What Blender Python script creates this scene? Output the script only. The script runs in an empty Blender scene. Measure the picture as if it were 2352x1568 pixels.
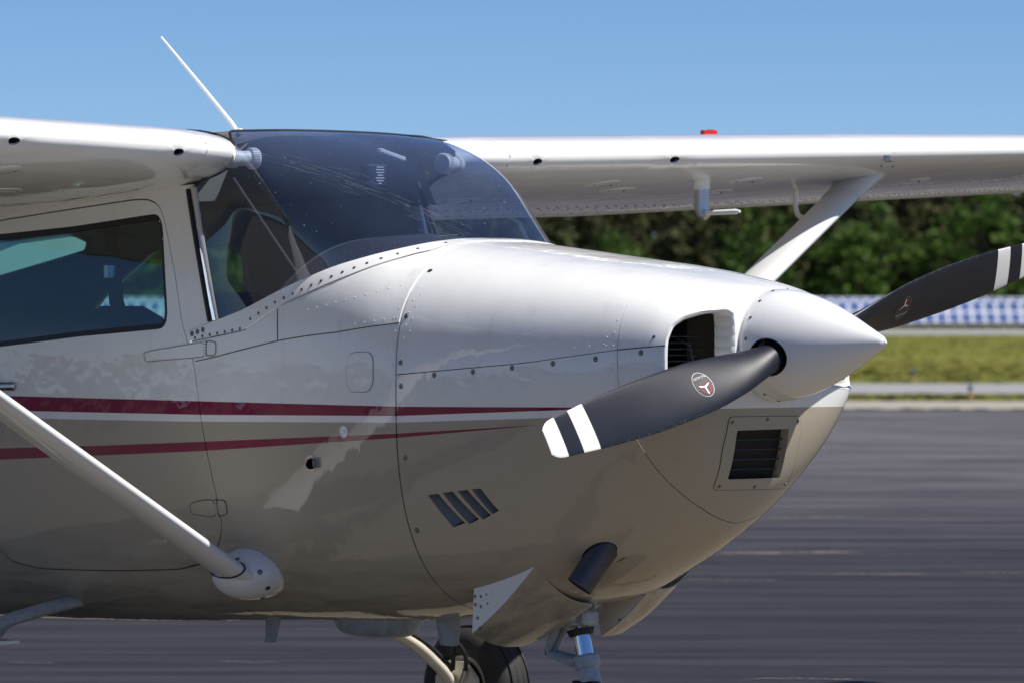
import bpy, math, random
import numpy as np
from mathutils import Vector, Matrix
from mathutils.geometry import delaunay_2d_cdt

scene = bpy.context.scene
col = scene.collection
R = math.radians

# ------------------------------------------------------------------ camera
CAM = Vector((11.6528, -11.7735, 1.5225))
cam_d = bpy.data.cameras.new('camera')
cam = bpy.data.objects.new('camera', cam_d)
col.objects.link(cam)
cam.location = CAM
PITCH = -0.330
cam.rotation_euler = (R(90 + PITCH), 0, R(45))
cam_d.sensor_width = 36.0
cam_d.lens = 36.0 * 12500 / 2352
cam_d.clip_start = 0.5
cam_d.clip_end = 6000
cam_d.dof.use_dof = True
cam_d.dof.focus_distance = 15.9
cam_d.dof.aperture_fstop = 8.2
scene.camera = cam

# ------------------------------------------------------------------ light
SUN = Vector((0.50, 0.20, 0.84)).normalized()
EL = math.asin(SUN.z)
world = bpy.data.worlds.new('World')
scene.world = world
world.use_nodes = True
wn = world.node_tree
wn.nodes.clear()
sky = wn.nodes.new('ShaderNodeTexSky')
sky.sky_type = 'NISHITA'
sky.sun_disc = False
sky.sun_elevation = EL
sky.sun_rotation = math.atan2(SUN.x, SUN.y)
sky.altitude = 0
sky.air_density = 0.51
sky.dust_density = 0.0
sky.ozone_density = 10.0
bgn = wn.nodes.new('ShaderNodeBackground')
bgn.inputs['Strength'].default_value = 0.082
won = wn.nodes.new('ShaderNodeOutputWorld')
wn.links.new(sky.outputs[0], bgn.inputs[0])
wn.links.new(bgn.outputs[0], won.inputs[0])

sun_d = bpy.data.lights.new('sun', 'SUN')
sun_d.energy = 4.8
sun_d.angle = R(0.53)
sun_d.color = (1.0, 0.955, 0.89)
sun = bpy.data.objects.new('sun', sun_d)
col.objects.link(sun)
sun.rotation_euler = (-SUN).to_track_quat('-Z', 'Y').to_euler()
sun.location = (0, 0, 30)

vs = scene.view_settings
vs.view_transform = 'Standard'
vs.look = 'None'
vs.exposure = 0.32
vs.gamma = 1.0
vs.use_curve_mapping = False
scene.cycles.max_bounces = 10
scene.cycles.transparent_max_bounces = 16

# ------------------------------------------------------------------ helpers
def tag(o, label=None, cat=None, group=None, kind=None):
    if label: o['label'] = label
    if cat: o['category'] = cat
    if group: o['group'] = group
    if kind: o['kind'] = kind
    return o

def link(o, parent=None):
    col.objects.link(o)
    if parent is not None:
        o.parent = parent
    return o

def empty(name, loc=(0, 0, 0), rz=0.0):
    o = bpy.data.objects.new(name, None)
    o.empty_display_size = 0.2
    o.location = loc
    o.rotation_euler = (0, 0, rz)
    col.objects.link(o)
    return o

class MB:
    """collects simple solids and links them as ONE mesh object"""
    def __init__(s):
        s.v = []; s.f = []; s.m = []
    def add(s, vs_, fs, mi=0):
        k = len(s.v)
        s.v += [tuple(map(float, p)) for p in vs_]
        s.f += [tuple(i + k for i in f) for f in fs]
        s.m += [mi] * len(fs)
        return s
    def box(s, c, size, M=None, mi=0, bevel=0.0):
        c = Vector(c); h = Vector(size) * .5
        if bevel > 0:
            b = min(bevel, min(h) * .6)
            vs_ = []
            idx = {}
            for sx in (-1, 1):
                for sy in (-1, 1):
                    for sz in (-1, 1):
                        for ax in range(3):
                            p = [sx * h[0], sy * h[1], sz * h[2]]
                            sg = (sx, sy, sz)
                            for k in range(3):
                                if k != ax:
                                    p[k] -= sg[k] * b
                            idx[(sx, sy, sz, ax)] = len(vs_)
                            vs_.append(Vector(p))
            fs = []
            for ax in range(3):
                o1, o2 = [k for k in range(3) if k != ax]
                for sg in (-1, 1):
                    q = []
                    for a, bb in ((-1, -1), (1, -1), (1, 1), (-1, 1)):
                        t = [0, 0, 0]; t[ax] = sg; t[o1] = a; t[o2] = bb
                        q.append(idx[(t[0], t[1], t[2], ax)])
                    fs.append(q)
            for ax in range(3):
                o1, o2 = [k for k in range(3) if k != ax]
                for a in (-1, 1):
                    for bb in (-1, 1):
                        q = []
                        for e, w in ((-1, o1), (1, o1), (1, o2), (-1, o2)):
                            t = [0, 0, 0]; t[ax] = e; t[o1] = a; t[o2] = bb
                            q.append(idx[(t[0], t[1], t[2], w)])
                        fs.append(q)
            for sx in (-1, 1):
                for sy in (-1, 1):
                    for sz in (-1, 1):
                        fs.append([idx[(sx, sy, sz, k)] for k in range(3)])
        else:
            vs_ = [Vector((x * h[0], y * h[1], z * h[2])) for x in (-1, 1) for y in (-1, 1) for z in (-1, 1)]
            fs = [(0, 1, 3, 2), (4, 6, 7, 5), (0, 4, 5, 1), (2, 3, 7, 6), (0, 2, 6, 4), (1, 5, 7, 3)]
        if M is not None:
            vs_ = [M @ p for p in vs_]
        return s.add([p + c for p in vs_], fs, mi)
    def tube(s, path, rad, seg=12, caps=True, mi=0, flat=1.0, up=None):
        path = [Vector(p) for p in path]
        n = len(path)
        if not hasattr(rad, '__len__'):
            rad = [rad] * n
        vs_ = []; fs = []
        prev = None
        for i, p in enumerate(path):
            t = (path[min(i + 1, n - 1)] - path[max(i - 1, 0)]).normalized()
            if up is not None:
                a = (Vector(up) - t * Vector(up).dot(t)).normalized()
            elif prev is None:
                a = t.orthogonal().normalized()
            else:
                a = (prev - t * prev.dot(t)).normalized()
            prev = a
            b = t.cross(a)
            for k in range(seg):
                w = 2 * math.pi * k / seg
                vs_.append(p + a * (math.cos(w) * rad[i]) + b * (math.sin(w) * rad[i] * flat))
        for i in range(n - 1):
            for k in range(seg):
                k2 = (k + 1) % seg
                fs.append((i * seg + k, i * seg + k2, (i + 1) * seg + k2, (i + 1) * seg + k))
        if caps:
            fs.append(tuple(range(seg))[::-1])
            fs.append(tuple((n - 1) * seg + k for k in range(seg)))
        return s.add(vs_, fs, mi)
    def lathe(s, prof, M, seg=24, mi=0):
        """prof: (r, h) pairs; the axis is M's local Z"""
        vs_ = []; fs = []
        n = len(prof)
        for r, h in prof:
            for k in range(seg):
                w = 2 * math.pi * k / seg
                vs_.append(M @ Vector((r * math.cos(w), r * math.sin(w), h)))
        for i in range(n - 1):
            for k in range(seg):
                k2 = (k + 1) % seg
                fs.append((i * seg + k, i * seg + k2, (i + 1) * seg + k2, (i + 1) * seg + k))
        if prof[0][0] > 1e-6: fs.append(tuple(range(seg))[::-1])
        if prof[-1][0] > 1e-6: fs.append(tuple((n - 1) * seg + k for k in range(seg)))
        return s.add(vs_, fs, mi)
    def mesh(s, name, mats, smooth=True, sharp=35):
        me = bpy.data.meshes.new(name)
        me.from_pydata(s.v, [], s.f)
        for m in (mats if isinstance(mats, (list, tuple)) else [mats]):
            me.materials.append(m)
        me.polygons.foreach_set('material_index', s.m)
        me.validate(verbose=False)
        me.update()
        if smooth:
            me.polygons.foreach_set('use_smooth', [True] * len(me.polygons))
            if sharp: me.set_sharp_from_angle(angle=R(sharp))
        return me
    def build(s, name, mats, parent=None, smooth=True, sharp=35):
        return link(bpy.data.objects.new(name, s.mesh(name, mats, smooth, sharp)), parent)

def axis_matrix(p, n, up=None):
    """matrix at p whose local Z is n"""
    n = Vector(n).normalized()
    u = Vector(up) if up is not None else Vector((0, 0, 1))
    x = u.cross(n)
    if x.length < 1e-4: x = Vector((1, 0, 0)).cross(n)
    x.normalize()
    y = n.cross(x)
    M = Matrix(((x.x, y.x, n.x, p[0]), (x.y, y.y, n.y, p[1]), (x.z, y.z, n.z, p[2]), (0, 0, 0, 1)))
    return M

def inpoly(P, poly):
    x = P[:, 0]; y = P[:, 1]
    c = np.zeros(len(P), bool)
    n = len(poly)
    j = n - 1
    for i in range(n):
        xi, yi = poly[i]; xj, yj = poly[j]
        if yi != yj:
            m = ((yi > y) != (yj > y)) & (x < (xj - xi) * (y - yi) / (yj - yi) + xi)
            c ^= m
        j = i
    return c

def dense(poly, h, closed=True):
    out = []
    n = len(poly)
    for i in range(n if closed else n - 1):
        a = np.array(poly[i], float); b = np.array(poly[(i + 1) % n], float)
        k = max(1, int(math.ceil(np.linalg.norm(b - a) / h)))
        for t in range(k):
            out.append(tuple(a + (b - a) * t / k))
    if not closed: out.append(tuple(poly[-1]))
    return out

def crom(pts, k=6, closed=False):
    """Catmull-Rom through pts"""
    P = [np.array(p, float) for p in pts]
    n = len(P); out = []
    rng = range(n if closed else n - 1)
    for i in rng:
        p1 = P[i]; p2 = P[(i + 1) % n]
        p0 = P[i - 1] if (closed or i > 0) else 2 * p1 - p2
        p3 = P[(i + 2) % n] if (closed or i + 2 < n) else 2 * p2 - p1
        for j in range(k):
            t = j / k
            out.append(tuple(.5 * ((2 * p1) + (-p0 + p2) * t + (2 * p0 - 5 * p1 + 4 * p2 - p3) * t * t + (-p0 + 3 * p1 - 3 * p2 + p3) * t ** 3)))
    if not closed: out.append(tuple(P[-1]))
    return out

def rounded(poly, r, k=4):
    """round the corners of a polygon"""
    P = [np.array(p, float) for p in poly]; n = len(P); out = []
    for i in range(n):
        a, b, c = P[i - 1], P[i], P[(i + 1) % n]
        la = np.linalg.norm(a - b); lc = np.linalg.norm(c - b)
        q = min(r, la * .45, lc * .45)
        s0 = b + (a - b) / la * q; s1 = b + (c - b) / lc * q
        for j in range(k + 1):
            t = j / k
            out.append(tuple((1 - t) ** 2 * s0 + 2 * t * (1 - t) * b + t * t * s1))
    return out

def area2(poly):
    return sum(poly[i - 1][0] * poly[i][1] - poly[i][0] * poly[i - 1][1] for i in range(len(poly)))

def offset(poly, d, keep=None):
    """move a polygon inwards by d (outwards if negative)"""
    P = np.array(poly, float)
    if area2(poly) < 0: d = -d
    e = np.roll(P, -1, 0) - P
    e /= np.maximum(np.linalg.norm(e, axis=1), 1e-9)[:, None]
    nrm = np.stack([-e[:, 1], e[:, 0]], 1)
    m = nrm + np.roll(nrm, 1, 0)
    L = np.linalg.norm(m, axis=1)
    m = m / np.maximum(L, 1e-6)[:, None]
    c = np.clip((m * nrm).sum(1), .35, 1)
    Q = P + m * (d / c)[:, None]
    if keep is not None:
        for i in range(len(P)):
            if keep(P[i]): Q[i, 1] = P[i, 1]
    return [tuple(q) for q in Q]

def patch(name, S, outer, holes=(), h=.03, mat=None, parent=None, gap=.0014, skirt=.012, ref=None,
          mirror=False, lift=0.0, keep=None, sides=(True,), inward=False, hu=None):
    """a piece of the surface S(u, v) cut to a polygon with holes: exact edges, a small gap all round
    and edges folded inwards. mirror adds the other half of the aircraft to the same mesh."""
    hu = hu or h
    outer = dense(outer, h)
    if gap: outer = offset(outer, gap, keep)
    hl = []
    for q in holes:
        q = dense(q, h * .7)
        hl.append(offset(q, -gap) if gap else q)
    P = []; E = []
    for lp in [outer] + hl:
        k = len(P); n = len(lp)
        P += lp; E += [(k + i, k + (i + 1) % n) for i in range(n)]
    B = np.array(P)
    lo = B.min(0); hi = B.max(0)
    gu, gv = np.meshgrid(np.arange(lo[0] + hu * .5, hi[0], hu), np.arange(lo[1] + h * .5, hi[1], h))
    G = np.stack([gu.ravel(), gv.ravel()], 1)
    ok = inpoly(G, outer)
    for q in hl: ok &= ~inpoly(G, q)
    G = G[ok]
    if len(G):
        ok = np.ones(len(G), bool)
        for a, b in E:
            A = B[a]; D = B[b] - A; L2 = (D * D).sum()
            if L2 < 1e-14: continue
            t = np.clip(((G - A) @ D) / L2, 0, 1)
            d2 = ((G - A - t[:, None] * D) ** 2).sum(1)
            ok &= d2 > (h * .38) ** 2
        G = G[ok]
    pts = [Vector((float(p[0]), float(p[1]))) for p in P] + [Vector((float(p[0]), float(p[1]))) for p in G]
    res = delaunay_2d_cdt(pts, E, [], 0, 1e-7)
    V = np.array([(p.x, p.y) for p in res[0]])
    T = np.array([f for f in res[2] if len(f) == 3], int)
    cen = V[T].mean(1)
    ok = inpoly(cen, outer)
    for q in hl: ok &= ~inpoly(cen, q)
    a2 = np.abs(np.cross(V[T[:, 1]] - V[T[:, 0]], V[T[:, 2]] - V[T[:, 0]]))
    ok &= a2 > 1e-10
    T = T[ok]
    used = np.unique(T); mp = -np.ones(len(V), int); mp[used] = np.arange(len(used))
    V = V[used]; T = mp[T]
    X = S(V[:, 0], V[:, 1])
    e = 2e-4
    du = S(V[:, 0] + e, V[:, 1]) - S(V[:, 0] - e, V[:, 1])
    dv = S(V[:, 0], V[:, 1] + e) - S(V[:, 0], V[:, 1] - e)
    N = np.cross(du, dv)
    N /= np.maximum(np.linalg.norm(N, axis=1), 1e-12)[:, None]
    if ref is not None:
        s = np.sign(((X - ref(X)) * N).sum(1)); s[s == 0] = 1
        N *= s[:, None]
    if lift: X = X + N * lift
    fn = np.cross(X[T[:, 1]] - X[T[:, 0]], X[T[:, 2]] - X[T[:, 0]])
    flip = (fn * N[T].mean(1)).sum(1) < 0
    T[flip] = T[flip][:, [0, 2, 1]]
    F = [tuple(t) for t in T]
    verts = [tuple(x) for x in X]; norms = [tuple(x) for x in N]
    if skirt:
        cnt = {}
        for t in F:
            for i in range(3):
                k = (t[i], t[(i + 1) % 3])
                cnt[k] = cnt.get(k, 0) + 1
        for (a, b) in list(cnt):
            if (b, a) in cnt: continue
            if mirror and abs(X[a][1]) < 1e-5 and abs(X[b][1]) < 1e-5: continue
            k = len(verts)
            ed = X[b] - X[a]; nn = N[a] + N[b]
            sn = np.cross(ed, nn); L = np.linalg.norm(sn)
            if L < 1e-12: continue
            sn = tuple(sn / L)
            verts += [tuple(X[a]), tuple(X[b]), tuple(X[b] - N[b] * skirt), tuple(X[a] - N[a] * skirt)]
            norms += [sn] * 4
            F.append((k, k + 3, k + 2, k + 1))
    if mirror:
        k = len(verts); idx = []
        vv = list(verts); nnn = list(norms)
        for i, p in enumerate(verts):
            if abs(p[1]) < 1e-5:
                idx.append(i)
                q = np.array((norms[i][0], 0, norms[i][2])); L = np.linalg.norm(q)
                if L > 1e-6: nnn[i] = tuple(q / L)
            else:
                idx.append(len(vv)); vv.append((p[0], -p[1], p[2])); n = norms[i]; nnn.append((n[0], -n[1], n[2]))
        F = F + [tuple(idx[i] for i in f[::-1]) for f in F]
        verts, norms = vv, nnn
    me = bpy.data.meshes.new(name)
    me.from_pydata(verts, [], F)
    if mat: me.materials.append(mat)
    me.polygons.foreach_set('use_smooth', [True] * len(me.polygons))
    me.update()
    if len(me.vertices) == len(norms):
        me.normals_split_custom_set_from_vertices(norms)
    o = bpy.data.objects.new(name, me)
    return link(o, parent)

def mirrored(o, parent, name=None):
    """the same piece on the other side of the aircraft"""
    me = o.data.copy()
    n = len(me.vertices)
    co = np.empty(n * 3); me.vertices.foreach_get('co', co); co = co.reshape(-1, 3)
    co[:, 1] *= -1
    F = [tuple(p.vertices)[::-1] for p in o.data.polygons]
    nm = None
    if o.data.has_custom_normals:
        ln = np.empty(len(o.data.loops) * 3); o.data.corner_normals.foreach_get('vector', ln); ln = ln.reshape(-1, 3)
        vi = np.empty(len(o.data.loops), int); o.data.loops.foreach_get('vertex_index', vi)
        nm = np.zeros((n, 3)); nm[vi] = ln; nm[:, 1] *= -1
    me2 = bpy.data.meshes.new(o.name.split('.')[0])
    me2.from_pydata([tuple(c) for c in co], [], F)
    for m in o.data.materials: me2.materials.append(m)
    me2.polygons.foreach_set('material_index', [p.material_index for p in o.data.polygons])
    me2.polygons.foreach_set('use_smooth', [p.use_smooth for p in o.data.polygons])
    me2.update()
    if nm is not None: me2.normals_split_custom_set_from_vertices([tuple(x) for x in nm])
    elif not o.data.has_custom_normals: me2.set_sharp_from_angle(angle=R(35))
    bpy.data.meshes.remove(me)
    q = bpy.data.objects.new(name or o.name.split('.')[0], me2)
    for k in ('kind',):
        if k in o: q[k] = o[k]
    return link(q, parent)
# ------------------------------------------------------------------ materials
class NT:
    def __init__(s, name):
        s.m = bpy.data.materials.new(name); s.m.use_nodes = True
        s.t = s.m.node_tree; s.t.nodes.clear()
        s.out = s.n('ShaderNodeOutputMaterial')
    def n(s, kind, **kw):
        q = s.t.nodes.new(kind)
        for k, v in kw.items(): setattr(q, k, v)
        return q
    def l(s, a, b): s.t.links.new(a, b)
    def math(s, op, a, b=None, clamp=False):
        q = s.n('ShaderNodeMath', operation=op); q.use_clamp = clamp
        for i, v in enumerate((a, b)):
            if v is None: continue
            if isinstance(v, (int, float)): q.inputs[i].default_value = v
            else: s.l(v, q.inputs[i])
        return q.outputs[0]
    def mix(s, f, a, b):
        q = s.n('ShaderNodeMix', data_type='RGBA')
        for i, v in ((0, f), (6, a), (7, b)):
            if isinstance(v, (int, float)): q.inputs[i].default_value = v
            elif isinstance(v, (tuple, list)): q.inputs[i].default_value = (*v[:3], 1)
            else: s.l(v, q.inputs[i])
        return q.outputs[2]
    def obj(s):
        return s.n('ShaderNodeTexCoord').outputs['Object']
    def scale(s, vec, sc):
        q = s.n('ShaderNodeMapping'); q.inputs['Scale'].default_value = sc
        s.l(vec, q.inputs[0]); return q.outputs[0]
    def noise(s, vec, scale, detail=3, rough=.55, dist=0.0):
        q = s.n('ShaderNodeTexNoise')
        q.inputs['Scale'].default_value = scale; q.inputs['Detail'].default_value = detail
        q.inputs['Roughness'].default_value = rough; q.inputs['Distortion'].default_value = dist
        s.l(vec, q.inputs['Vector']); return q.outputs[0]
    def ramp(s, f, stops):
        q = s.n('ShaderNodeValToRGB'); cr = q.color_ramp
        while len(cr.elements) < len(stops): cr.elements.new(.5)
        for e, (p, c) in zip(cr.elements, stops):
            e.position = p; e.color = (*c, 1) if hasattr(c, '__len__') else (c, c, c, 1)
        s.l(f, q.inputs[0]); return q.outputs[0]
    def bump(s, hgt, strength, dist=.01, normal=None):
        q = s.n('ShaderNodeBump'); q.inputs['Strength'].default_value = strength; q.inputs['Distance'].default_value = dist
        s.l(hgt, q.inputs['Height'])
        if normal is not None: s.l(normal, q.inputs['Normal'])
        return q.outputs[0]
    def pbr(s, color, rough=.5, metal=0.0, coat=0.0, coat_r=.03, normal=None, spec=.5, coat_n=None):
        b = s.n('ShaderNodeBsdfPrincipled')
        for k, v in (('Base Color', color), ('Roughness', rough), ('Metallic', metal)):
            if isinstance(v, (int, float)): b.inputs[k].default_value = v
            elif isinstance(v, (tuple, list)): b.inputs[k].default_value = (*v[:3], 1)
            else: s.l(v, b.inputs[k])
        b.inputs['Coat Weight'].default_value = coat
        b.inputs['Coat Roughness'].default_value = coat_r
        b.inputs['Specular IOR Level'].default_value = spec
        if normal is not None: s.l(normal, b.inputs['Normal'])
        if coat_n is not None: s.l(coat_n, b.inputs['Coat Normal'])
        s.l(b.outputs[0], s.out.inputs[0])
        return b

def simple(name, color, rough=.5, metal=0.0, coat=0.0, var=.12, scale=9.0, bump=0.0, bscale=60.0):
    t = NT(name); o = t.obj()
    f = t.noise(o, scale, 4)
    c = t.mix(f, tuple(x * (1 - var) for x in color), tuple(min(1, x * (1 + var)) for x in color))
    rr = t.math('ADD', t.math('MULTIPLY', t.noise(o, scale * 3, 3), .15), rough - .07)
    nrm = t.bump(t.noise(o, bscale, 4), bump, .004) if bump else None
    t.pbr(c, rr, metal, coat, .05, nrm)
    return t.m

WHITE = (.86, .86, .84)
BEIGE = (.42, .37, .29)
WINE = (.21, .001, .042)

def paint(name, stripes=True, base=WHITE, wob=.35, dirt=.10):
    """gloss aircraft paint; the livery's stripes follow straight lines along the hull"""
    t = NT(name); o = t.obj()
    sep = t.n('ShaderNodeSeparateXYZ'); t.l(o, sep.inputs[0])
    x, y, z = sep.outputs
    if stripes:
        xn = t.math('MULTIPLY', t.math('ADD', x, 2.0), 1 / 3.0, True)
        def bound(pts):
            q = t.n('ShaderNodeFloatCurve'); c = q.mapping.curves[0]
            P = [((a + 2) / 3, (b - 1.0) / .3) for a, b in pts]
            while len(c.points) < len(P): c.points.new(.5, .5)
            for e, p in zip(c.points, P):
                e.location = p; e.handle_type = 'VECTOR'
            q.mapping.update()
            t.l(xn, q.inputs['Value'])
            v = t.math('ADD', t.math('MULTIPLY', q.outputs[0], .3), 1.0)
            return t.math('MULTIPLY', t.math('SUBTRACT', z, v), 900.0)   # crisp edge
        def above(pts): return t.math('ADD', bound(pts), .5, True)
        s1t = above([(-2, 1.2478), (-.971, 1.241), (-.099, 1.235), (.542, 1.240), (1, 1.243)])
        s1b = above([(-2, 1.2), (-.971, 1.199), (-.103, 1.207), (.541, 1.232), (.62, 1.2404), (1, 1.245)])
        wb = above([(-2, 1.176), (-1.038, 1.177), (-.104, 1.187), (.47, 1.208), (.95, 1.238), (1, 1.24)])
        s2t = above([(-2, 1.0755), (-1.47, 1.094), (-.972, 1.115), (-.105, 1.154), (.46, 1.1875), (1, 1.19)])
        s2b = above([(-2, 1.038), (-.973, 1.086), (-.106, 1.141), (.46, 1.1875), (1, 1.19)])
        f1 = t.math('MULTIPLY', s1b, t.math('SUBTRACT', 1.0, s1t))
        f2 = t.math('MULTIPLY', s2b, t.math('SUBTRACT', 1.0, s2t))
        c = t.mix(wb, BEIGE, base)
        c = t.mix(f2, c, WINE)
        c = t.mix(f1, c, WINE)
    else:
        c = t.mix(0.0, base, base)
    # uneven, slightly weathered surface
    n1 = t.noise(o, 3.1, 5, .6)
    c = t.mix(t.math('MULTIPLY', t.ramp(n1, [(.45, 0.0), (.8, 1.0)]), dirt), c, (.42, .38, .32))
    n2 = t.noise(t.scale(o, (1, 1, .35)), 38, 4, .7)
    c = t.mix(t.math('MULTIPLY', t.ramp(n2, [(.62, 0.0), (.75, 1.0)]), dirt * 1.2), c, (.25, .22, .18))
    if stripes:
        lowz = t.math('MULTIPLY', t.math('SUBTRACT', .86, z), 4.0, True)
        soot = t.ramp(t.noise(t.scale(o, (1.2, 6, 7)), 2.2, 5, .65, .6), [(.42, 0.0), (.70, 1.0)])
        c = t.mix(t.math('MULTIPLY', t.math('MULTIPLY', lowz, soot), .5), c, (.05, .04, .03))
        run = t.ramp(t.noise(t.scale(o, (16, 16, 1.1)), 1.0, 4, .6), [(.60, 0.0), (.72, 1.0)])
        c = t.mix(t.math('MULTIPLY', run, .10), c, (.22, .19, .15))
    big = t.noise(o, 5.5, 2, .4)
    mid = t.noise(o, 17, 2, .5)
    b1 = t.bump(big, wob * .35, .03)
    b2 = t.bump(mid, wob * .40, .007, b1)
    b2 = t.bump(t.noise(o, 60, 3, .6), wob * .05, .0015, b2)
    rr = t.math('ADD', t.math('MULTIPLY', t.noise(o, 7, 4), .25), .28)
    b = t.pbr(c, rr, 0, 1.0, .015, b1, .08, b2)
    b.inputs['Coat IOR'].default_value = 1.47
    return t.m

M = {}
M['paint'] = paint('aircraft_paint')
M['white'] = paint('white_paint', False, dirt=.06)
M['wingpaint'] = paint('wing_paint', False, wob=.22, dirt=.05)
M['strutpaint'] = paint('strut_paint', False, base=(.74, .75, .76), wob=.12, dirt=.10)
M['spinner'] = paint('spinner_paint', False, base=(.80, .80, .80), wob=.05, dirt=.03)
M['cream'] = paint('cream_paint', False, base=(.62, .56, .46), wob=.1)
M['black'] = simple('black_rubber', (.012, .012, .014), .55)
M['dark'] = simple('dark_cavity', (.010, .009, .009), .9)
M['steel'] = simple('screw_steel', (.33, .32, .31), .38, 1.0)
M['alu'] = simple('bare_aluminium', (.55, .55, .56), .34, 1.0)
M['chrome'] = simple('oleo_chrome', (.75, .76, .80), .08, 1.0, var=.03)
M['gearpaint'] = simple('gear_paint', (.36, .40, .44), .5, 0, .15, .45, 34, .4, 90)
M['gearcream'] = simple('gear_leg_paint', (.62, .58, .48), .4, 0, .4, .2, 25)
M['tyre'] = simple('tyre_rubber', (.022, .020, .019), .72, 0, 0, .3, 14, .25, 120)
M['blade'] = None
M['exhaust'] = simple('exhaust_steel', (.10, .095, .11), .5, .8, 0, .35, 18)
M['fins'] = simple('engine_fins', (.055, .06, .068), .5, .5)
M['interior'] = simple('cabin_lining', (.32, .30, .25), .8, 0, 0, .15, 14)
M['trim'] = simple('cabin_trim', (.30, .28, .22), .6)
M['seat'] = simple('seat_fabric', (.020, .034, .070), .9, 0, 0, .25, 40, .4, 300)
M['strap'] = simple('belt_webbing', (.03, .03, .034), .8)
M['red'] = simple('red_plastic', (.45, .008, .01), .4)
M['redlens'] = simple('red_lens', (.20, .004, .012), .2)
M['knob'] = simple('ivory_plastic', (.66, .63, .56), .45)
M['card'] = simple('placard_black', (.012, .014, .02), .5)
M['ink'] = simple('white_ink', (.72, .72, .72), .6)
M['redink'] = simple('red_ink', (.42, .012, .02), .6)
M['navy'] = simple('decal_navy', (.010, .012, .022), .35)

def glareshield():
    t = NT('glareshield_fabric'); o = t.obj()
    q = t.n('ShaderNodeTexVoronoi'); q.inputs['Scale'].default_value = 130
    t.l(t.scale(o, (1, 1.6, 1)), q.inputs['Vector'])
    c = t.mix(q.outputs['Distance'], (.006, .006, .009), (.05, .048, .055))
    t.pbr(c, .75, 0, 0, .05, t.bump(q.outputs['Distance'], .5, .003))
    return t.m
M['glare'] = glareshield()

def glass(name, tint, dirt=0.0, ior=1.5, dust=(.5, .5, .5), haze=.05, band=False):
    t = NT(name); o = t.obj()
    tr = t.n('ShaderNodeBsdfTransparent'); tr.inputs[0].default_value = (*tint, 1)
    gl = t.n('ShaderNodeBsdfGlossy'); gl.inputs['Roughness'].default_value = .01
    b = t.bump(t.noise(o, 3.0, 2), .10, .02)
    t.l(b, gl.inputs['Normal'])
    lw = t.n('ShaderNodeLayerWeight'); f0 = 1.75 * ((ior - 1) / (ior + 1)) ** 2
    fr = t.math('ADD', t.math('MULTIPLY', t.math('POWER', lw.outputs['Facing'], 4.5), 1 - f0), f0)
    mx = t.n('ShaderNodeMixShader')
    t.l(fr, mx.inputs[0]); t.l(tr.outputs[0], mx.inputs[1]); t.l(gl.outputs[0], mx.inputs[2])
    last = mx
    if dirt:
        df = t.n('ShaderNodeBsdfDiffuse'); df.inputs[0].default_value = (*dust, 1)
        sp = t.ramp(t.noise(o, 210, 2, .6), [(.70, 0.0), (.76, 1.0)])
        # wiper-like scratches run along one direction of the sheet
        rot = t.n('ShaderNodeMapping'); rot.inputs['Rotation'].default_value = (R(20), R(52), 0); rot.inputs['Scale'].default_value = (3, 120, 120)
        t.l(o, rot.inputs[0])
        sc = t.ramp(t.noise(rot.outputs[0], 1.0, 3, .7), [(.67, 0.0), (.72, 1.0)])
        patchy = t.ramp(t.noise(o, 2.6, 2), [(.48, 0.0), (.62, 1.0)])
        f = t.math('MULTIPLY', t.math('MULTIPLY', t.math('MAXIMUM', sp, sc), patchy), dirt)
        f = t.math('ADD', f, t.math('MULTIPLY', t.ramp(t.noise(o, 2.0, 3), [(.3, .45), (.7, 1.0)]), dirt * haze))
        if band:                                       # blue haze painted in towards the top, standing in for reflected sky
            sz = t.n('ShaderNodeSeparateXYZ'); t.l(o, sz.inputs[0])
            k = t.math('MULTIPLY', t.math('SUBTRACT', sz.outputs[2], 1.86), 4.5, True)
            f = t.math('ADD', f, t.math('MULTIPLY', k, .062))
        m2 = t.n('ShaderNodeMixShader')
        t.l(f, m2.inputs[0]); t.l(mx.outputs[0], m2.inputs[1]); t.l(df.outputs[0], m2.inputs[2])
        last = m2
    t.l(last.outputs[0], t.out.inputs[0])
    return t.m
M['windshield'] = glass('windshield_glass', (.72, .80, .94), .32, 1.55, (.30, .42, .78), .14, True)  # dust tinted blue for the painted sky reflection in the haze
M['pane'] = glass('green_tinted_pane', (.56, .80, .76), .05, 1.5)

def dusty_pane():
    t = NT('dusty_rear_pane'); o = t.obj()
    tr = t.n('ShaderNodeBsdfTransparent'); tr.inputs[0].default_value = (.45, .80, .76, 1)
    tl = t.n('ShaderNodeBsdfTranslucent'); tl.inputs[0].default_value = (.45, .85, .80, 1)
    mx = t.n('ShaderNodeMixShader')
    t.l(t.math('ADD', t.math('MULTIPLY', t.noise(o, 2.5, 3), .3), .45), mx.inputs[0]); t.l(tr.outputs[0], mx.inputs[1]); t.l(tl.outputs[0], mx.inputs[2])
    t.l(mx.outputs[0], t.out.inputs[0])
    return t.m
M['dusty'] = dusty_pane()

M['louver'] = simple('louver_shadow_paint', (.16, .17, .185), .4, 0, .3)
M['brace'] = simple('brace_tube_paint', (.018, .015, .012), .7)

M['scratch'] = simple('scratch_white', (.40, .42, .48), .6)
# ------------------------------------------------------------------ the airfield
DV = Vector((-.70711, .70711, 0)); RV = Vector((.70711, .70711, 0))
def field(D, L, z=0.0):
    """a point D metres out from the photographer's spot across the apron and L metres along it"""
    return Vector((CAM.x, CAM.y, 0)) + DV * D + RV * L + Vector((0, 0, z))

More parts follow.
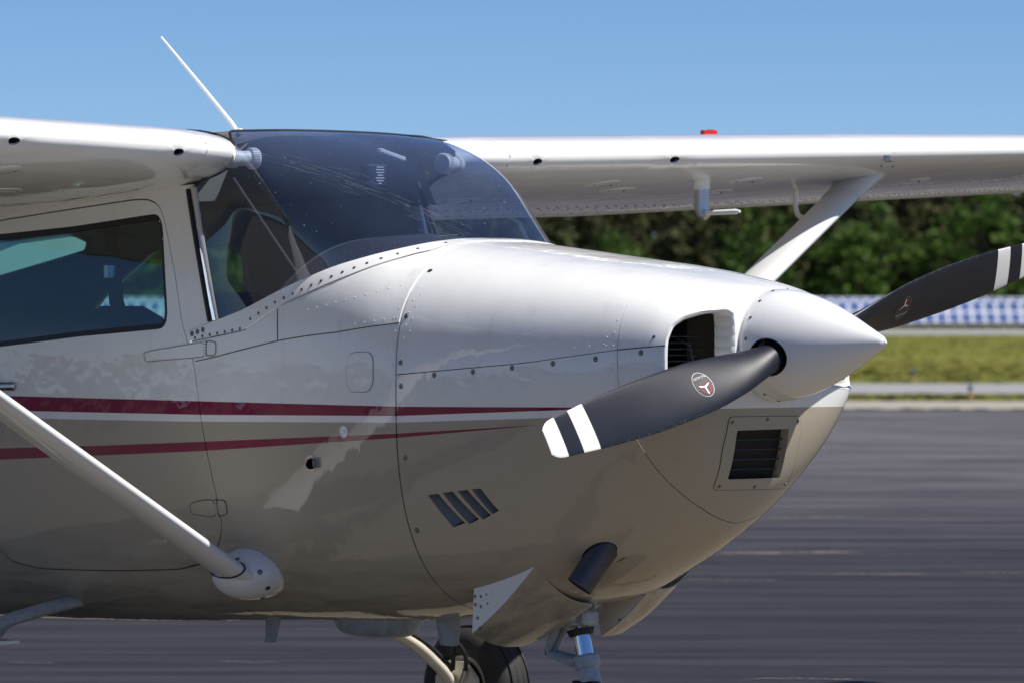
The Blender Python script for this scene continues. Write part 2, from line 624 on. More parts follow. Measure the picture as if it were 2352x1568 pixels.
def asphalt():
    t = NT('asphalt'); o = t.obj()
    rot = t.n('ShaderNodeMapping'); rot.inputs['Rotation'].default_value = (0, 0, R(-45))
    t.l(o, rot.inputs[0]); v = rot.outputs[0]           # x runs along the apron
    a = t.noise(t.scale(v, (.10, .32, 1)), 1.0, 6, .68, .4)
    b = t.noise(t.scale(v, (.35, 1.9, 1)), 1.0, 5, .65, .3)
    e = t.noise(t.scale(v, (1.2, 6.0, 1)), 1.0, 5, .7)
    g = t.noise(v, 160, 3, .6)
    c = t.mix(t.ramp(a, [(.40, 0.0), (.60, 1.0)]), (.022, .021, .031), (.088, .082, .096))
    c = t.mix(t.math('MULTIPLY', t.ramp(b, [(.46, 0.0), (.60, 1.0)]), .8), c, (.165, .153, .158))
    c = t.mix(t.math('MULTIPLY', t.ramp(e, [(.56, 0.0), (.70, 1.0)]), .6), c, (.19, .175, .165))
    h_ = t.noise(t.scale(v, (.22, 3.6, 1)), 1.0, 6, .72, .5)
    c = t.mix(t.math('MULTIPLY', t.ramp(h_, [(.50, 0.0), (.60, 1.0)]), .8), c, (.24, .223, .222))
    c = t.mix(t.math('MULTIPLY', t.ramp(h_, [(.34, 1.0), (.46, 0.0)]), .6), c, (.018, .018, .024))
    c = t.mix(t.math('MULTIPLY', g, .5), c, (.035, .035, .040))
    # the surface turns blacker towards the near side, with a noisy transition
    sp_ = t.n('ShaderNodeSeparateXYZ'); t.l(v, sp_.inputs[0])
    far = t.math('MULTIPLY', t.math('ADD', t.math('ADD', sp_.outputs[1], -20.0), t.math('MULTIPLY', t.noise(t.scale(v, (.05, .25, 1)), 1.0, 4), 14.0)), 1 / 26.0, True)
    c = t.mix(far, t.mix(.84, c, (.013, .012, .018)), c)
    t.pbr(c, t.math('ADD', t.math('MULTIPLY', a, .25), .6), 0, 0, .1, t.bump(g, .35, .006), .25)
    return t.m

def grass_ground():
    t = NT('grass_ground'); o = t.obj()
    rot = t.n('ShaderNodeMapping'); rot.inputs['Rotation'].default_value = (0, 0, R(-45))
    t.l(o, rot.inputs[0]); v = rot.outputs[0]
    a = t.noise(t.scale(v, (.03, .05, 1)), 1.0, 6, .65)
    b = t.noise(t.scale(v, (.5, .9, 1)), 1.0, 5, .7)
    c = t.mix(t.ramp(a, [(.32, 0.0), (.68, 1.0)]), (.090, .125, .016), (.185, .190, .036))
    bands = t.noise(t.scale(v, (.004, .06, 1)), 1.0, 3, .5)
    c = t.mix(t.math('MULTIPLY', t.ramp(bands, [(.42, 1.0), (.56, 0.0)]), .7), c, (.115, .090, .022))
    c = t.mix(t.math('MULTIPLY', t.ramp(b, [(.40, 0.0), (.80, 1.0)]), .3), c, (.20, .20, .045))
    t.pbr(c, .95, 0, 0, .1, t.bump(t.noise(v, 6, 4), .6, .05), .1)
    return t.m

def concrete(name, c1, c2):
    t = NT(name); o = t.obj()
    rot = t.n('ShaderNodeMapping'); rot.inputs['Rotation'].default_value = (0, 0, R(-45))
    t.l(o, rot.inputs[0]); v = rot.outputs[0]
    a = t.noise(t.scale(v, (.12, .5, 1)), 1.0, 6, .7)
    b = t.noise(t.scale(v, (1.2, 2.5, 1)), 1.0, 4, .7)
    c = t.mix(a, c1, c2)
    c = t.mix(t.math('MULTIPLY', b, .35), c, tuple(x * .6 for x in c1))
    t.pbr(c, .9, 0, 0, .1, t.bump(b, .3, .02), .2)
    return t.m

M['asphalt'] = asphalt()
M['grass'] = grass_ground()
M['concrete'] = concrete('pale_concrete', (.30, .27, .235), (.42, .385, .345))
M['taxiway'] = concrete('taxiway_surface', (.25, .25, .255), (.36, .36, .36))

def sheet(name, d0, d1, z, mat, half=900, wob0=0.0, wob1=0.0, n=1, seed=0):
    rnd = random.Random(seed)
    vs_ = []; fs = []
    for i in range(n + 1):
        L = -half + 2 * half * i / n
        vs_.append(field(d0 + rnd.uniform(-wob0, wob0), L, z))
        vs_.append(field(d1 + rnd.uniform(-wob1, wob1), L, z))
    for i in range(n): fs.append((2 * i, 2 * i + 2, 2 * i + 3, 2 * i + 1))
    mb = MB().add(vs_, fs)
    o = mb.build(name, mat, smooth=False)
    tag(o, kind='structure')
    return o

sheet('ground', -2500, 5000, 0.0, M['grass'], 5000)
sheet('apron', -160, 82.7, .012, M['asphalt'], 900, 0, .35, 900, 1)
sheet('apron_edge', 83.4, 91.0, .008, M['concrete'], 900, .2, .5, 900, 2)
sheet('taxiway', 98.8, 113.2, .008, M['taxiway'], 900, .6, .5, 900, 3)
sheet('road', 330, 425, .012, M['taxiway'], 900, 1.0, 1.5, 400, 4)

M['pad'] = concrete('bounce_pad_concrete', (.135, .115, .085), (.18, .155, .118))  # unseen pad, added to bounce warm light onto the shaded hull
def pad():
    vs_ = [field(-40, -60, .016), field(-40, 60, .016), field(20.6, 60, .016), field(20.6, -60, .016)]
    tag(MB().add(vs_, [(0, 1, 2, 3)]).build('bounce_pad', M['pad'], smooth=False), kind='structure')
pad()
# pale repaired cracks in the apron surface
M['crack'] = concrete('crack_filler', (.16, .14, .12), (.24, .21, .18))
def crack(D, L0, L1, w, seed):
    rnd = random.Random(seed); vs_ = []; fs = []
    n = 40; dd = 0
    for i in range(n + 1):
        L = L0 + (L1 - L0) * i / n
        dd += rnd.uniform(-.012, .012) * (D / 20)
        ww = w * .75 * rnd.uniform(.15, 1.0) * (min(1, i / 5, (n - i) / 5) + .05)
        vs_ += [field(D + dd - ww, L, .018), field(D + dd + ww, L, .018)]
    for i in range(n): fs.append((2 * i, 2 * i + 2, 2 * i + 3, 2 * i + 1))
    o = MB().add(vs_, fs).build('pavement_crack', M['crack'], smooth=False)
    tag(o, kind='structure')
for i, (px0, px1, py, w) in enumerate([(1740, 1990, 1194, .13), (1630, 1985, 1276, .16), (1850, 2140, 1326, .08), (2200, 2400, 1322, .07),
                                       (1560, 1800, 1338, .05), (20, 130, 1530, .03), (500, 640, 1528, .03), (1700, 1990, 1568, .04)]):
    D = 1.5225 * 12500 / (py - 712)
    crack(D, (px0 - 1176) / 12500 * D, (px1 - 1176) / 12500 * D, w * D / 36, 50 + i)

# rough grass growing along the strips (nobody could count it)
def tufts(name, zones, n, seed, hgt):
    rnd = np.random.default_rng(seed); V = []; F = []
    for d0, d1, m in zones:
        for i in range(int(n * m)):
            D = rnd.uniform(d0, d1); half = D * .115
            p = field(D, rnd.uniform(-half, half))
            a = rnd.uniform(0, math.pi); w = rnd.uniform(.05, .16); hh = hgt * rnd.uniform(.4, 1.3)
            dx, dy = math.cos(a) * w, math.sin(a) * w
            k = len(V)
            V += [(p.x - dx, p.y - dy, 0), (p.x + dx, p.y + dy, 0), (p.x + dx * 1.6 + rnd.uniform(-.1, .1), p.y + dy * 1.6, hh), (p.x - dx * 1.4, p.y - dy * 1.4 + rnd.uniform(-.1, .1), hh * rnd.uniform(.6, 1))]
            F.append((k, k + 1, k + 2, k + 3))
    me = bpy.data.meshes.new(name); me.from_pydata(V, [], F)
    t = NT('grass_blades'); o = t.obj()
    c = t.mix(t.ramp(t.noise(t.scale(o, (.06, .06, 1)), 1.0, 4), [(.35, 0.0), (.65, 1.0)]), (.11, .118, .024), (.22, .195, .058))
    c = t.mix(t.math('MULTIPLY', t.noise(o, 4, 2), .7), c, (.16, .155, .04))
    t.pbr(c, .9, 0, 0, .1, None, .1)
    me.materials.append(t.m)
    ob = link(bpy.data.objects.new(name, me))
    tag(ob, 'rough yellowish green grass growing between the apron and the solar panels', 'grass', kind='stuff')
tufts('grass', [(91.4, 98.6, .10), (113.4, 150, .3), (150, 329, .3), (82.8, 83.4, .012), (425, 445, .1)], 16000, 5, .028)

# taxiway edge lights
def edge_light(px, py, label):
    D = 1.5225 * 12500 / (py - 712)
    p = field(D, (px - 1176) / 12500 * D)
    r = empty('taxiway_light', p); r.scale = (.62, .62, .62)
    M['post_y'] = M.get('post_y') or simple('orange_post', (.50, .30, .13), .6)
    M['lens_b'] = M.get('lens_b') or simple('blue_lens', (.03, .09, .24), .25)
    I = Matrix.Identity(4)
    MB().lathe([(.10, 0.0), (.10, .02), (.05, .03), (.045, .24), (.06, .25), (.06, .27)], I, 14).build('post', M['post_y'], r)
    MB().lathe([(.065, .27), (.07, .30), (.065, .36), (.04, .40), (0.0, .41)], I, 14).build('lamp_lens', M['lens_b'], r)
    tag(r, label, 'light', 'taxiway edge lights beside the apron')
edge_light(2098, 876, 'blue capped taxiway light standing in the grass, farther and left one of two')
edge_light(2229, 916, 'blue capped taxiway light on the strip edge, nearer and right one of two')

# solar panels
def solar_cells():
    t = NT('solar_cells'); o = t.obj()
    sep = t.n('ShaderNodeSeparateXYZ'); t.l(o, sep.inputs[0])
    inf = t.n('ShaderNodeObjectInfo')
    n = t.math('ADD', t.math('MULTIPLY', t.noise(o, 3, 3), .5), t.math('MULTIPLY', inf.outputs['Random'], .6))
    c = t.mix(n, (.035, .075, .20), (.06, .115, .30))
    def line(v, k):
        f = t.math('FRACT', t.math('MULTIPLY', v, k)); return t.math('LESS_THAN', f, .08)
    c = t.mix(t.math('MULTIPLY', t.math('MAXIMUM', line(sep.outputs[0], 6.2), line(sep.outputs[1], 6.2)), .4), c, (.45, .48, .55))
    t.pbr(c, .22, 0, .5, .05)
    return t.m
M['cells'] = solar_cells()
M['pframe'] = simple('panel_frame', (.62, .63, .68), .5)
M['ppost'] = simple('panel_post', (.10, .10, .10), .6)
TILT = R(33); PW = .99; PH = 1.66
mod = MB()
mod.box((0, 0, 0), (PW - .012, PH - .03, .035), mi=0)
mod.box((0, 0, .019), (PW - .20, PH - .24, .006), mi=1)
mod_me = mod.mesh('solar_module', [M['pframe'], M['cells']], False)
def solar_row(D, base, n, L0, rows, label):
    root = empty('solar_panel_row', field(D, L0 + n * PW / 2), R(45))
    # local x runs along the row, local -y faces the apron
    for j in range(rows):
        for i in range(n):
            o = bpy.data.objects.new('solar_module', mod_me)
            s = (j + .5) * PH
            o.location = ((i - n / 2 + .5) * PW, s * math.cos(TILT), base + s * math.sin(TILT))
            o.rotation_euler = (TILT, 0, 0)
            link(o, root)
    top = rows * PH
    for i in range(0, n + 1, 4):
        mb = MB()
        x = (i - n / 2) * PW
        for s in (.5, top - .5):
            mb.box((x, s * math.cos(TILT), (base + s * math.sin(TILT)) / 2 - .04), (.16, .16, base + s * math.sin(TILT) - .08))
        mb.build('support_post', M['ppost'], root, False)
    tag(root, label, 'solar panel')
solar_row(437, .42, 116, -58, 2, 'long row of blue solar panels with white frames at the foot of the trees')
solar_row(446, 1.62, 118, -59, 1, 'pale upper row of solar panels showing just above the front row')

# the wood behind
def foliage(name, dark, light, tr=.25):
    t = NT(name); o = t.obj()
    inf = t.n('ShaderNodeObjectInfo')
    n = t.noise(o, .55, 3, .6)
    n2 = t.noise(o, 3.0, 2)
    c = t.mix(t.ramp(n, [(.35, 0.0), (.68, 1.0)]), dark, light)
    c = t.mix(t.math('MULTIPLY', n2, .5), c, tuple(x * .55 for x in dark))
    hsv = t.n('ShaderNodeHueSaturation')
    t.l(c, hsv.inputs['Color'])
    t.l(t.math('ADD', t.math('MULTIPLY', inf.outputs['Random'], .4), .8), hsv.inputs['Value'])
    b = t.pbr(hsv.outputs[0], .7, 0, 0, .1, None, .25)
    return t.m
M['pine'] = foliage('pine_foliage', (.056, .072, .024), (.108, .126, .046))
M['olive'] = foliage('olive_foliage', (.074, .080, .027), (.136, .140, .050))
M['leafy'] = foliage('leafy_foliage', (.035, .075, .010), (.10, .19, .022))
M['bark'] = simple('pine_bark', (.075, .052, .038), .9, 0, 0, .4, 3)

def crown_mesh(name, seed, H, kind, mat):
    rnd = np.random.default_rng(seed); V = []; F = []
    if kind == 'pine':
        clumps = []
        for i in range(74):
            t = rnd.uniform(.08, 1.0)
            rr = 2.3 * (1.05 - t) ** .55 * rnd.uniform(.2, 1.0) * (1 if t > .45 else .75)
            a = rnd.uniform(0, 6.283)
            clumps.append((math.cos(a) * rr, math.sin(a) * rr, H * t, rnd.uniform(.55, 1.15)))
    else:
        clumps = []
        for i in range(44):
            t = rnd.uniform(.06, 1.0)
            rr = 2.9 * math.sqrt(max(.03, 1 - (2 * t - .95) ** 2)) * rnd.uniform(.3, 1.0)
            a = rnd.uniform(0, 6.283)
            clumps.append((math.cos(a) * rr, math.sin(a) * rr, H * t, rnd.uniform(.6, 1.2)))
    for cx, cy, cz, cr in clumps:
        for k in range(40):
            d = rnd.normal(size=3); d /= np.linalg.norm(d); d *= cr * rnd.uniform(.35, 1.0); d[2] *= .62
            p = np.array((cx, cy, cz)) + d
            u = rnd.normal(size=3); u /= np.linalg.norm(u); w = np.cross(u, rnd.normal(size=3)); w /= np.linalg.norm(w)
            s = rnd.uniform(.13, .34)
            q = len(V)
            V += [tuple(p - u * s), tuple(p + w * s * .55), tuple(p + u * s), tuple(p - w * s * .55)]
            F.append((q, q + 1, q + 2, q + 3))
    me = bpy.data.meshes.new(name); me.from_pydata(V, [], F); me.materials.append(mat)
    return me
def trunk_mesh(seed, H, r0):
    rnd = random.Random(seed); mb = MB()
    pts = [(0, 0, 0)]; x = y = 0
    for i in range(1, 7):
        x += rnd.uniform(-.15, .15); y += rnd.uniform(-.15, .15); pts.append((x, y, H * .95 * i / 6))
    mb.tube(pts, [r0 * (1 - .13 * i) for i in range(7)], 8)
    for i in range(9):
        t = rnd.uniform(.3, .9); a = rnd.uniform(0, 6.283); L = 1.7 * (1.1 - t)
        k = min(5, int(t * 6)); b = Vector(pts[k]).lerp(Vector(pts[k + 1]), t * 6 - k)
        mb.tube([b, b + Vector((math.cos(a) * L * .6, math.sin(a) * L * .6, .35)), b + Vector((math.cos(a) * L, math.sin(a) * L, .8))], [r0 * .3, r0 * .2, r0 * .08], 5)
    return mb.mesh('trunk', M['bark'])
variants = []
for i, (kind, H, mat) in enumerate([('pine', 15, 'pine'), ('pine', 14, 'olive'), ('pine', 16, 'pine'), ('pine', 13, 'olive'), ('leaf', 8, 'leafy'), ('leaf', 10.5, 'leafy'), ('leaf', 6, 'leafy')]):
    variants.append((kind, H, crown_mesh('crown', 100 + i, H, kind, M[mat]), trunk_mesh(200 + i, H * (.95 if kind == 'pine' else .7), .2 if kind == 'pine' else .14)))
def tree(D, L, v, s, rz, label, group):
    kind, H, cm, tm = variants[v]
    root = empty('pine_tree' if kind == 'pine' else 'leafy_tree', field(D, L), rz)
    root.scale = (s, s, s)
    link(bpy.data.objects.new('trunk', tm), root)
    link(bpy.data.objects.new('crown', cm), root)
    tag(root, label, 'tree', group)
rnd = random.Random(11)
# the depth of the wood behind the single trees reads as one dark mass
def far_wood():
    q = np.random.default_rng(77); V = []; F = []
    for i in range(38000):
        L = q.uniform(-66, 66); D = q.uniform(512, 530)
        hm = 13.4 + 1.2 * math.sin(L * .21) + .9 * math.sin(L * .57 + 1.3) + .7 * math.sin(L * 1.3)
        z = q.uniform(0, 1) ** .9 * hm
        p = np.array(field(D, L, z)); u = q.normal(size=3); u /= np.linalg.norm(u); w = np.cross(u, q.normal(size=3)); w /= np.linalg.norm(w); s = q.uniform(.3, .75)
        k = len(V); V += [tuple(p - u * s), tuple(p + w * s * .6), tuple(p + u * s), tuple(p - w * s * .6)]; F.append((k, k + 1, k + 2, k + 3))
    me = bpy.data.meshes.new('far_wood'); me.from_pydata(V, [], F); me.materials.append(M['olive'])
    tag(link(bpy.data.objects.new('far_wood', me)), 'dark depth of the pine wood behind the nearest trees', 'wood', kind='stuff')
far_wood()
for row, (D, step, half) in enumerate([(462, 2.9, 56), (476, 3.1, 60), (490, 3.0, 60), (506, 3.1, 62)]):
    L = -half
    while L < half:
        v = rnd.choice([0, 1, 2, 3, 0, 1])
        tree(D + rnd.uniform(-4, 4), L, v, rnd.uniform(.78, .98) * (1 + .02 * row), rnd.uniform(0, 6.28), 'dark pine standing in the wood behind the solar panels', 'pines in the wood behind the solar panels')
        L += step * rnd.uniform(.7, 1.3)
L = -54
while L < 54:
    tree(455 + rnd.uniform(-3, 3), L, rnd.choice([4, 5, 6, 6]), rnd.uniform(.6, 1.05), rnd.uniform(0, 6.28), 'bright green leafy tree at the front edge of the pine wood', 'leafy trees along the front of the wood')
    L += rnd.uniform(3.0, 8.5)

for L, v, s in ((-31.5, 5, 1.0), (-27.0, 4, 1.1), (-24.2, 5, 1.05), (-21.0, 4, 1.0), (8.5, 4, 1.0), (19.5, 5, .95), (28.5, 4, 1.05), (38.8, 5, 1.25)):
    tree(452 + rnd.uniform(-2, 2), L, v, s, rnd.uniform(0, 6.28), 'bright green leafy tree at the front edge of the pine wood', 'leafy trees along the front of the wood')
# ------------------------------------------------------------------ the airplane
plane = empty('airplane', (0, 0, 0))
tag(plane, 'white and beige high-wing propeller airplane with wine red stripes parked on the apron', 'airplane')

# hull stations: x, half width, z of greatest width, top, bottom, roundness above and below
ST = np.array([
[-4.2, .36, 1.32, 1.72, .66, 4.0, 3.0], [-2.6, .505, 1.26, 1.80, .495, 4.0, 3.3], [-1.6, .525, 1.25, 1.80, .515, 4.0, 3.2],
[-.93, .525, 1.25, 1.80, .545, 4.0, 3.0], [-.5, .52, 1.28, 1.772, .56, 3.7, 2.8], [-.3, .516, 1.29, 1.750, .575, 3.35, 2.75], [-.1, .512, 1.30, 1.729, .60, 2.75, 2.7],
[.3, .485, 1.32, 1.684, .648, 2.85, 2.3], [.55, .46, 1.33, 1.655, .742, 3.0, 1.95], [.74, .432, 1.34, 1.624, .842, 3.1, 1.75],
[.84, .415, 1.345, 1.602, .925, 3.1, 1.75], [.90, .40, 1.35, 1.583, 1.005, 3.0, 1.8], [.93, .387, 1.355, 1.570, 1.075, 3.0, 1.85],
[.95, .370, 1.36, 1.558, 1.145, 2.9, 1.9], [.961, .335, 1.365, 1.540, 1.205, 2.7, 2.0], [.967, .26, 1.37, 1.510, 1.26, 2.4, 2.1],
[.969, .16, 1.375, 1.45, 1.32, 2.0, 2.0]])

def pchip(xs, ys, x):
    x = np.clip(np.asarray(x, float), xs[0], xs[-1]); h = np.diff(xs); dl = np.diff(ys) / h; n = len(xs); m = np.zeros(n)
    for i in range(1, n - 1):
        if dl[i - 1] * dl[i] > 0:
            w1 = 2 * h[i] + h[i - 1]; w2 = h[i] + 2 * h[i - 1]; m[i] = (w1 + w2) / (w1 / dl[i - 1] + w2 / dl[i])
    m[0] = dl[0]; m[-1] = dl[-1]
    i = np.clip(np.searchsorted(xs, x) - 1, 0, n - 2); t = (x - xs[i]) / h[i]
    return ((1 + 2 * t) * (1 - t) ** 2 * ys[i] + t * (1 - t) ** 2 * h[i] * m[i] + t * t * (3 - 2 * t) * ys[i + 1] + t * t * (t - 1) * h[i] * m[i + 1])
def par(x): return [pchip(ST[:, 0], ST[:, k], x) for k in range(1, 7)]

# length coordinate along the hull (grows round the blunt nose as well)
_x = np.concatenate([np.linspace(-4.2, .9, 600), np.linspace(.9003, .969, 400)])
_p = par(_x)
_ds = np.sqrt(np.diff(_x) ** 2 + np.diff(_p[0]) ** 2 + (.5 * np.diff(_p[2] - _p[3])) ** 2)
_ds = np.where(_x[1:] < .3, np.diff(_x), _ds)
_s = np.concatenate([[0], np.cumsum(_ds)]); _s += -.1 - np.interp(-.1, _x, _s)
def x_of(s): return np.interp(s, _s, _x)
def s_of(x): return float(np.interp(x, _x, _s))
KV = .0078                                            # metres of skin for each degree round a section
ZS = 1.45                                             # window sill height, the cabin side runs straight above it
def ang(x, z):
    w, zc, zt, zb, nu, nl = [float(q) for q in par(x)]
    if x < -.9055 and z > ZS:
        return ang0(x, ZS) + (z - ZS) / .0109
    return ang0(x, z)
def ang0(x, z):
    w, zc, zt, zb, nu, nl = [float(q) for q in par(x)]
    n, H = (nu, zt - zc) if z >= zc else (nl, zc - zb)
    v = min(1.0, abs(z - zc) / H); u = max(0.0, 1 - v ** n) ** (1 / n)
    return math.degrees(math.atan2(v if z >= zc else -v, u))
def uv(x, z): return (s_of(x), ang(x, z) * KV)
def ux(x, a): return (s_of(x), a * KV)
def hull(U, V):
    U = np.asarray(U, float); V = np.asarray(V, float)
    x = x_of(U); a = np.clip(V / KV, -90, 90)
    w, zc, zt, zb, nu, nl = par(x)
    def curve(a):
        c = np.maximum(np.cos(np.radians(a)), 0); s = np.sin(np.radians(a))
        c = np.where(np.abs(np.abs(a) - 90) < 1e-7, 0, c)
        n = np.where(s >= 0, nu, nl); H = np.where(s >= 0, zt - zc, zc - zb)
        r = (c ** n + np.abs(s) ** n) ** (-1 / n)
        return w * r * c, zc + H * r * s
    y, z = curve(a)
    vs_ = np.clip((ZS - zc) / (zt - zc), 0, 1); us = (1 - vs_ ** nu) ** (1 / nu)
    aS = np.degrees(np.arctan2(vs_, us)); yS = w * us
    cab = (x < -.9055) & (a > aS)
    y = np.where(cab, yS - (a - aS) * .0109 * (.055 + .05 * (a - aS) * .0109), y); z = np.where(cab, ZS + (a - aS) * .0109, z)
    return np.stack([x, -y, z], 1)
def hull_ref(X):
    return np.stack([X[:, 0] - np.where(X[:, 0] > .9, .3, 0), X[:, 1] * 0, np.clip(X[:, 2], 1.1, 1.3)], 1)
def on_hull(x, z, side=-1):
    q = hull([s_of(x)], [ang(x, z) * KV]); e = 1e-3
    u, v = s_of(x), ang(x, z) * KV
    du = hull([u + e], [v])[0] - hull([u - e], [v])[0]; dv = hull([u], [v + e])[0] - hull([u], [v - e])[0]
    n = np.cross(du, dv); n /= np.linalg.norm(n)
    if (q[0] - hull_ref(q)[0]) @ n < 0: n = -n
    p = q[0].copy()
    if side > 0: p[1] *= -1; n[1] *= -1
    return Vector(p), Vector(n)
def yz(y, z):
    """uv of the nose point at half width y and height z"""
    lo, hi = .75, .969
    def hw(x):
        w, zc, zt, zb, nu, nl = [float(q) for q in par(x)]
        n, H = (nu, zt - zc) if z >= zc else (nl, zc - zb)
        v = abs(z - zc) / H
        return -1 if v >= 1 else w * (1 - v ** n) ** (1 / n)
    for _ in range(50):
        m = (lo + hi) / 2
        if hw(m) > y: lo = m
        else: hi = m
    return uv(lo, z)
KEEP = lambda p: abs(abs(p[1]) - 90 * KV) < 1e-6
top, keel = 90 * KV, -90 * KV

# ---- seams of the starboard side (x, z)
FW = -.0985                                            # firewall
fair_low = [(-1.015, 1.424), (-.884, 1.443), (-.79, 1.457), (-.760, 1.463), (-.728, 1.478), (-.619, 1.532), (-.513, 1.569), (-.417, 1.604), (-.319, 1.640), (-.240, 1.671), (-.193, 1.692), (-.160, 1.711)]
base = [(-.907, 1.488), (-.83, 1.509), (-.754, 1.532), (-.630, 1.581), (-.500, 1.629), (-.389, 1.667), (-.330, 1.685), (-.278, 1.701), (-.241, 1.715), (-.217, 1.727), (-.203, 1.735)]
base_uv = crom([uv(*p) for p in base] + [ux(-.197, 90)], 4)
fl_uv = dense([uv(*p) for p in fair_low[:4]], .05, False) + crom([uv(*p) for p in fair_low[4:]] + [ux(-.140, 90)], 3)
door = [(-2.06, 1.70), (-2.03, 1.79), (-1.97, 1.812), (-1.60, 1.845), (-1.32, 1.869), (-1.248, 1.870), (-1.195, 1.853), (-1.165, 1.811), (-1.10, 1.645), (-1.052, 1.478),
        (-1.021, 1.42), (-.993, 1.36), (-.963, 1.201), (-.93, 1.067), (-.898, .93), (-.897, .87), (-.912, .825), (-.955, .775), (-1.04, .733), (-1.151, .711), (-1.415, .697), (-1.82, .690), (-1.96, .71), (-2.04, .80), (-2.06, 1.2)]
door_uv = rounded([uv(*p) for p in door], .02, 2)
win = rounded([uv(*p) for p in [(-2.02, 1.762), (-1.60, 1.786), (-1.176, 1.824), (-1.117, 1.468), (-1.55, 1.440), (-2.02, 1.400)]], .045, 5)

# ---- panels
split = [(-.0985, 1.330), (.398, 1.367), (.743, 1.408), (.902, 1.421)]     # joint of upper and lower cowling
def split_z(x): return float(np.interp(x, [p[0] for p in split], [p[1] for p in split]))
NB = .741                                              # nose bowl joint
lowseam = [(.744, 1.30), (.752, 1.22), (.765, 1.153), (.784, 1.077), (.805, .996), (.815, .947), (.814, .906)]
cu = [uv(x, split_z(x)) for x in np.linspace(FW, NB, 12)] + [uv(.740, 1.46), uv(.735, 1.53), uv(.72, 1.585), ux(.715, 90)] + [ux(FW, a) for a in (90, 70, 50, 30)]
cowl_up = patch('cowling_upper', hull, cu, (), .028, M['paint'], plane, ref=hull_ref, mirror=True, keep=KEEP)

louv = []
for (a, b, c, d) in [((.006, .971), (.044, .975), (.116, .892), (.072, .879)), ((.064, .978), (.100, .983), (.170, .905), (.134, .890)),
                     ((.122, .985), (.156, .989), (.218, .918), (.187, .905)), ((.176, .991), (.206, .994), (.250, .932), (.226, .922))]:
    louv.append([uv(*q) for q in (a, b, c, d)])
exh_c = uv(.489, .803)
exh_hole = [(exh_c[0] + .062 * math.cos(t), exh_c[1] + .035 * math.sin(t)) for t in np.linspace(0, 2 * math.pi, 24, False)]
cl = [ux(FW, a) for a in (-90, -70, -50, -30, -10)] + [uv(x, split_z(x)) for x in np.linspace(FW, NB, 14)] + [uv(*p) for p in lowseam] + [ux(.812, -90)]
cowl_lo = patch('cowling_lower', hull, cl, louv + [exh_hole], .028, M['paint'], plane, ref=hull_ref, mirror=True, keep=KEEP)
for q in louv:                                         # a pressed-in scoop behind each slot
    A, B, C, D = [np.array(p) for p in q]
    n = 8; vs_ = []; fs = []
    for side in (-1, 1):
        vs_ = []; fs = []
        for i in range(n + 1):
            t = i / n
            L = A + (D - A) * t; Rr = B + (C - B) * t
            for j in range(7):
                w = j / 6
                p = L + (Rr - L) * w
                P3 = hull([p[0]], [p[1]])[0]
                dep = .007 + .040 * w ** .9
                e = 1e-3
                nn = np.cross(hull([p[0] + e], [p[1]])[0] - hull([p[0] - e], [p[1]])[0], hull([p[0]], [p[1] + e])[0] - hull([p[0]], [p[1] - e])[0])
                nn /= np.linalg.norm(nn)
                if (P3 - hull_ref(P3[None])[0]) @ nn < 0: nn = -nn
                P3 = P3 - nn * dep
                vs_.append((P3[0], P3[1] * -side, P3[2]))
        for i in range(n):
            for j in range(6):
                k = i * 7 + j; fs.append((k, k + 1, k + 8, k + 7))
        # far wall and end walls close the pocket
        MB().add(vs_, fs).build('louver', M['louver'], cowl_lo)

# nose bowl: upper and lower half, cut for the cooling inlets and the filter plate
inlet = [yz(.176, 1.300), yz(.24, 1.297), yz(.30, 1.295), yz(.385, 1.300), uv(.903, 1.320), uv(.902, 1.38), uv(.900, 1.437), uv(.905, 1.478), yz(.345, 1.503), yz(.31, 1.515), yz(.25, 1.521), yz(.20, 1.524), yz(.178, 1.512), yz(.177, 1.48), yz(.177, 1.45), yz(.177, 1.42), yz(.177, 1.39), yz(.177, 1.36), yz(.177, 1.33)]
inlet_uv = rounded(inlet, .010, 3)
zi_in = yz(.15, 1.42); 
S_END = float(_s[-1])
bz = [uv(x, split_z(x)) for x in np.linspace(NB, .90, 5)]
mid_v = uv(.905, 1.4212)[1]
nb_out = [ux(.812, -90)] + [uv(*p) for p in lowseam[::-1]] + [uv(NB, split_z(NB)), uv(.740, 1.46), uv(.735, 1.53), uv(.72, 1.585), ux(.715, 90)] + [(u, top) for u in np.linspace(s_of(.73), S_END, 14)] + [(S_END, v) for v in np.linspace(top, keel, 14)] 
plate = rounded([yz(.184, 1.216), (yz(.001, 1.216)[0], keel), (s_of(.862), keel), uv(.864, 1.004)], .012, 3)
# the plate straddles the centre line: it is cut on the starboard half and carried over by mirroring
plate_half = [yz(.158, 1.210), yz(.08, 1.2115)]
def keel_u(z): return yz(1e-4, z)[0]
def nose_half(yl):
    """outline of one half; the filter opening reaches yl metres out from the centre line"""
    notch = [(keel_u(1.190), keel), yz(yl + .014, 1.190), yz(yl * .96 + .014, 1.10), yz(yl * .9 + .014, 1.020), (keel_u(1.020), keel)]
    return nb_out + notch
nose = patch('nose_bowl', hull, nose_half(.150), [inlet_uv], .018, M['paint'], plane, ref=hull_ref, keep=KEEP, skirt=.004)
tmp = patch('nose_bowl', hull, nose_half(.074), [inlet_uv], .018, M['paint'], None, ref=hull_ref, keep=KEEP, skirt=.004)
nose_p = mirrored(tmp, plane); me_ = tmp.data; bpy.data.objects.remove(tmp); bpy.data.meshes.remove(me_)
tag(nose, 'starboard half of the nose bowl'); tag(nose_p, 'port half of the nose bowl')
for side in (-1, 1):                                   # the joint line of the bowl's halves and its lap joint behind the inlet
    P = [on_hull(x, split_z(x), side) for x in np.linspace(.743, .899, 16)]
    MB().tube([p + n * .0004 for p, n in P], .0016, 5).build('bowl_joint', M['black'], nose if side < 0 else nose_p)

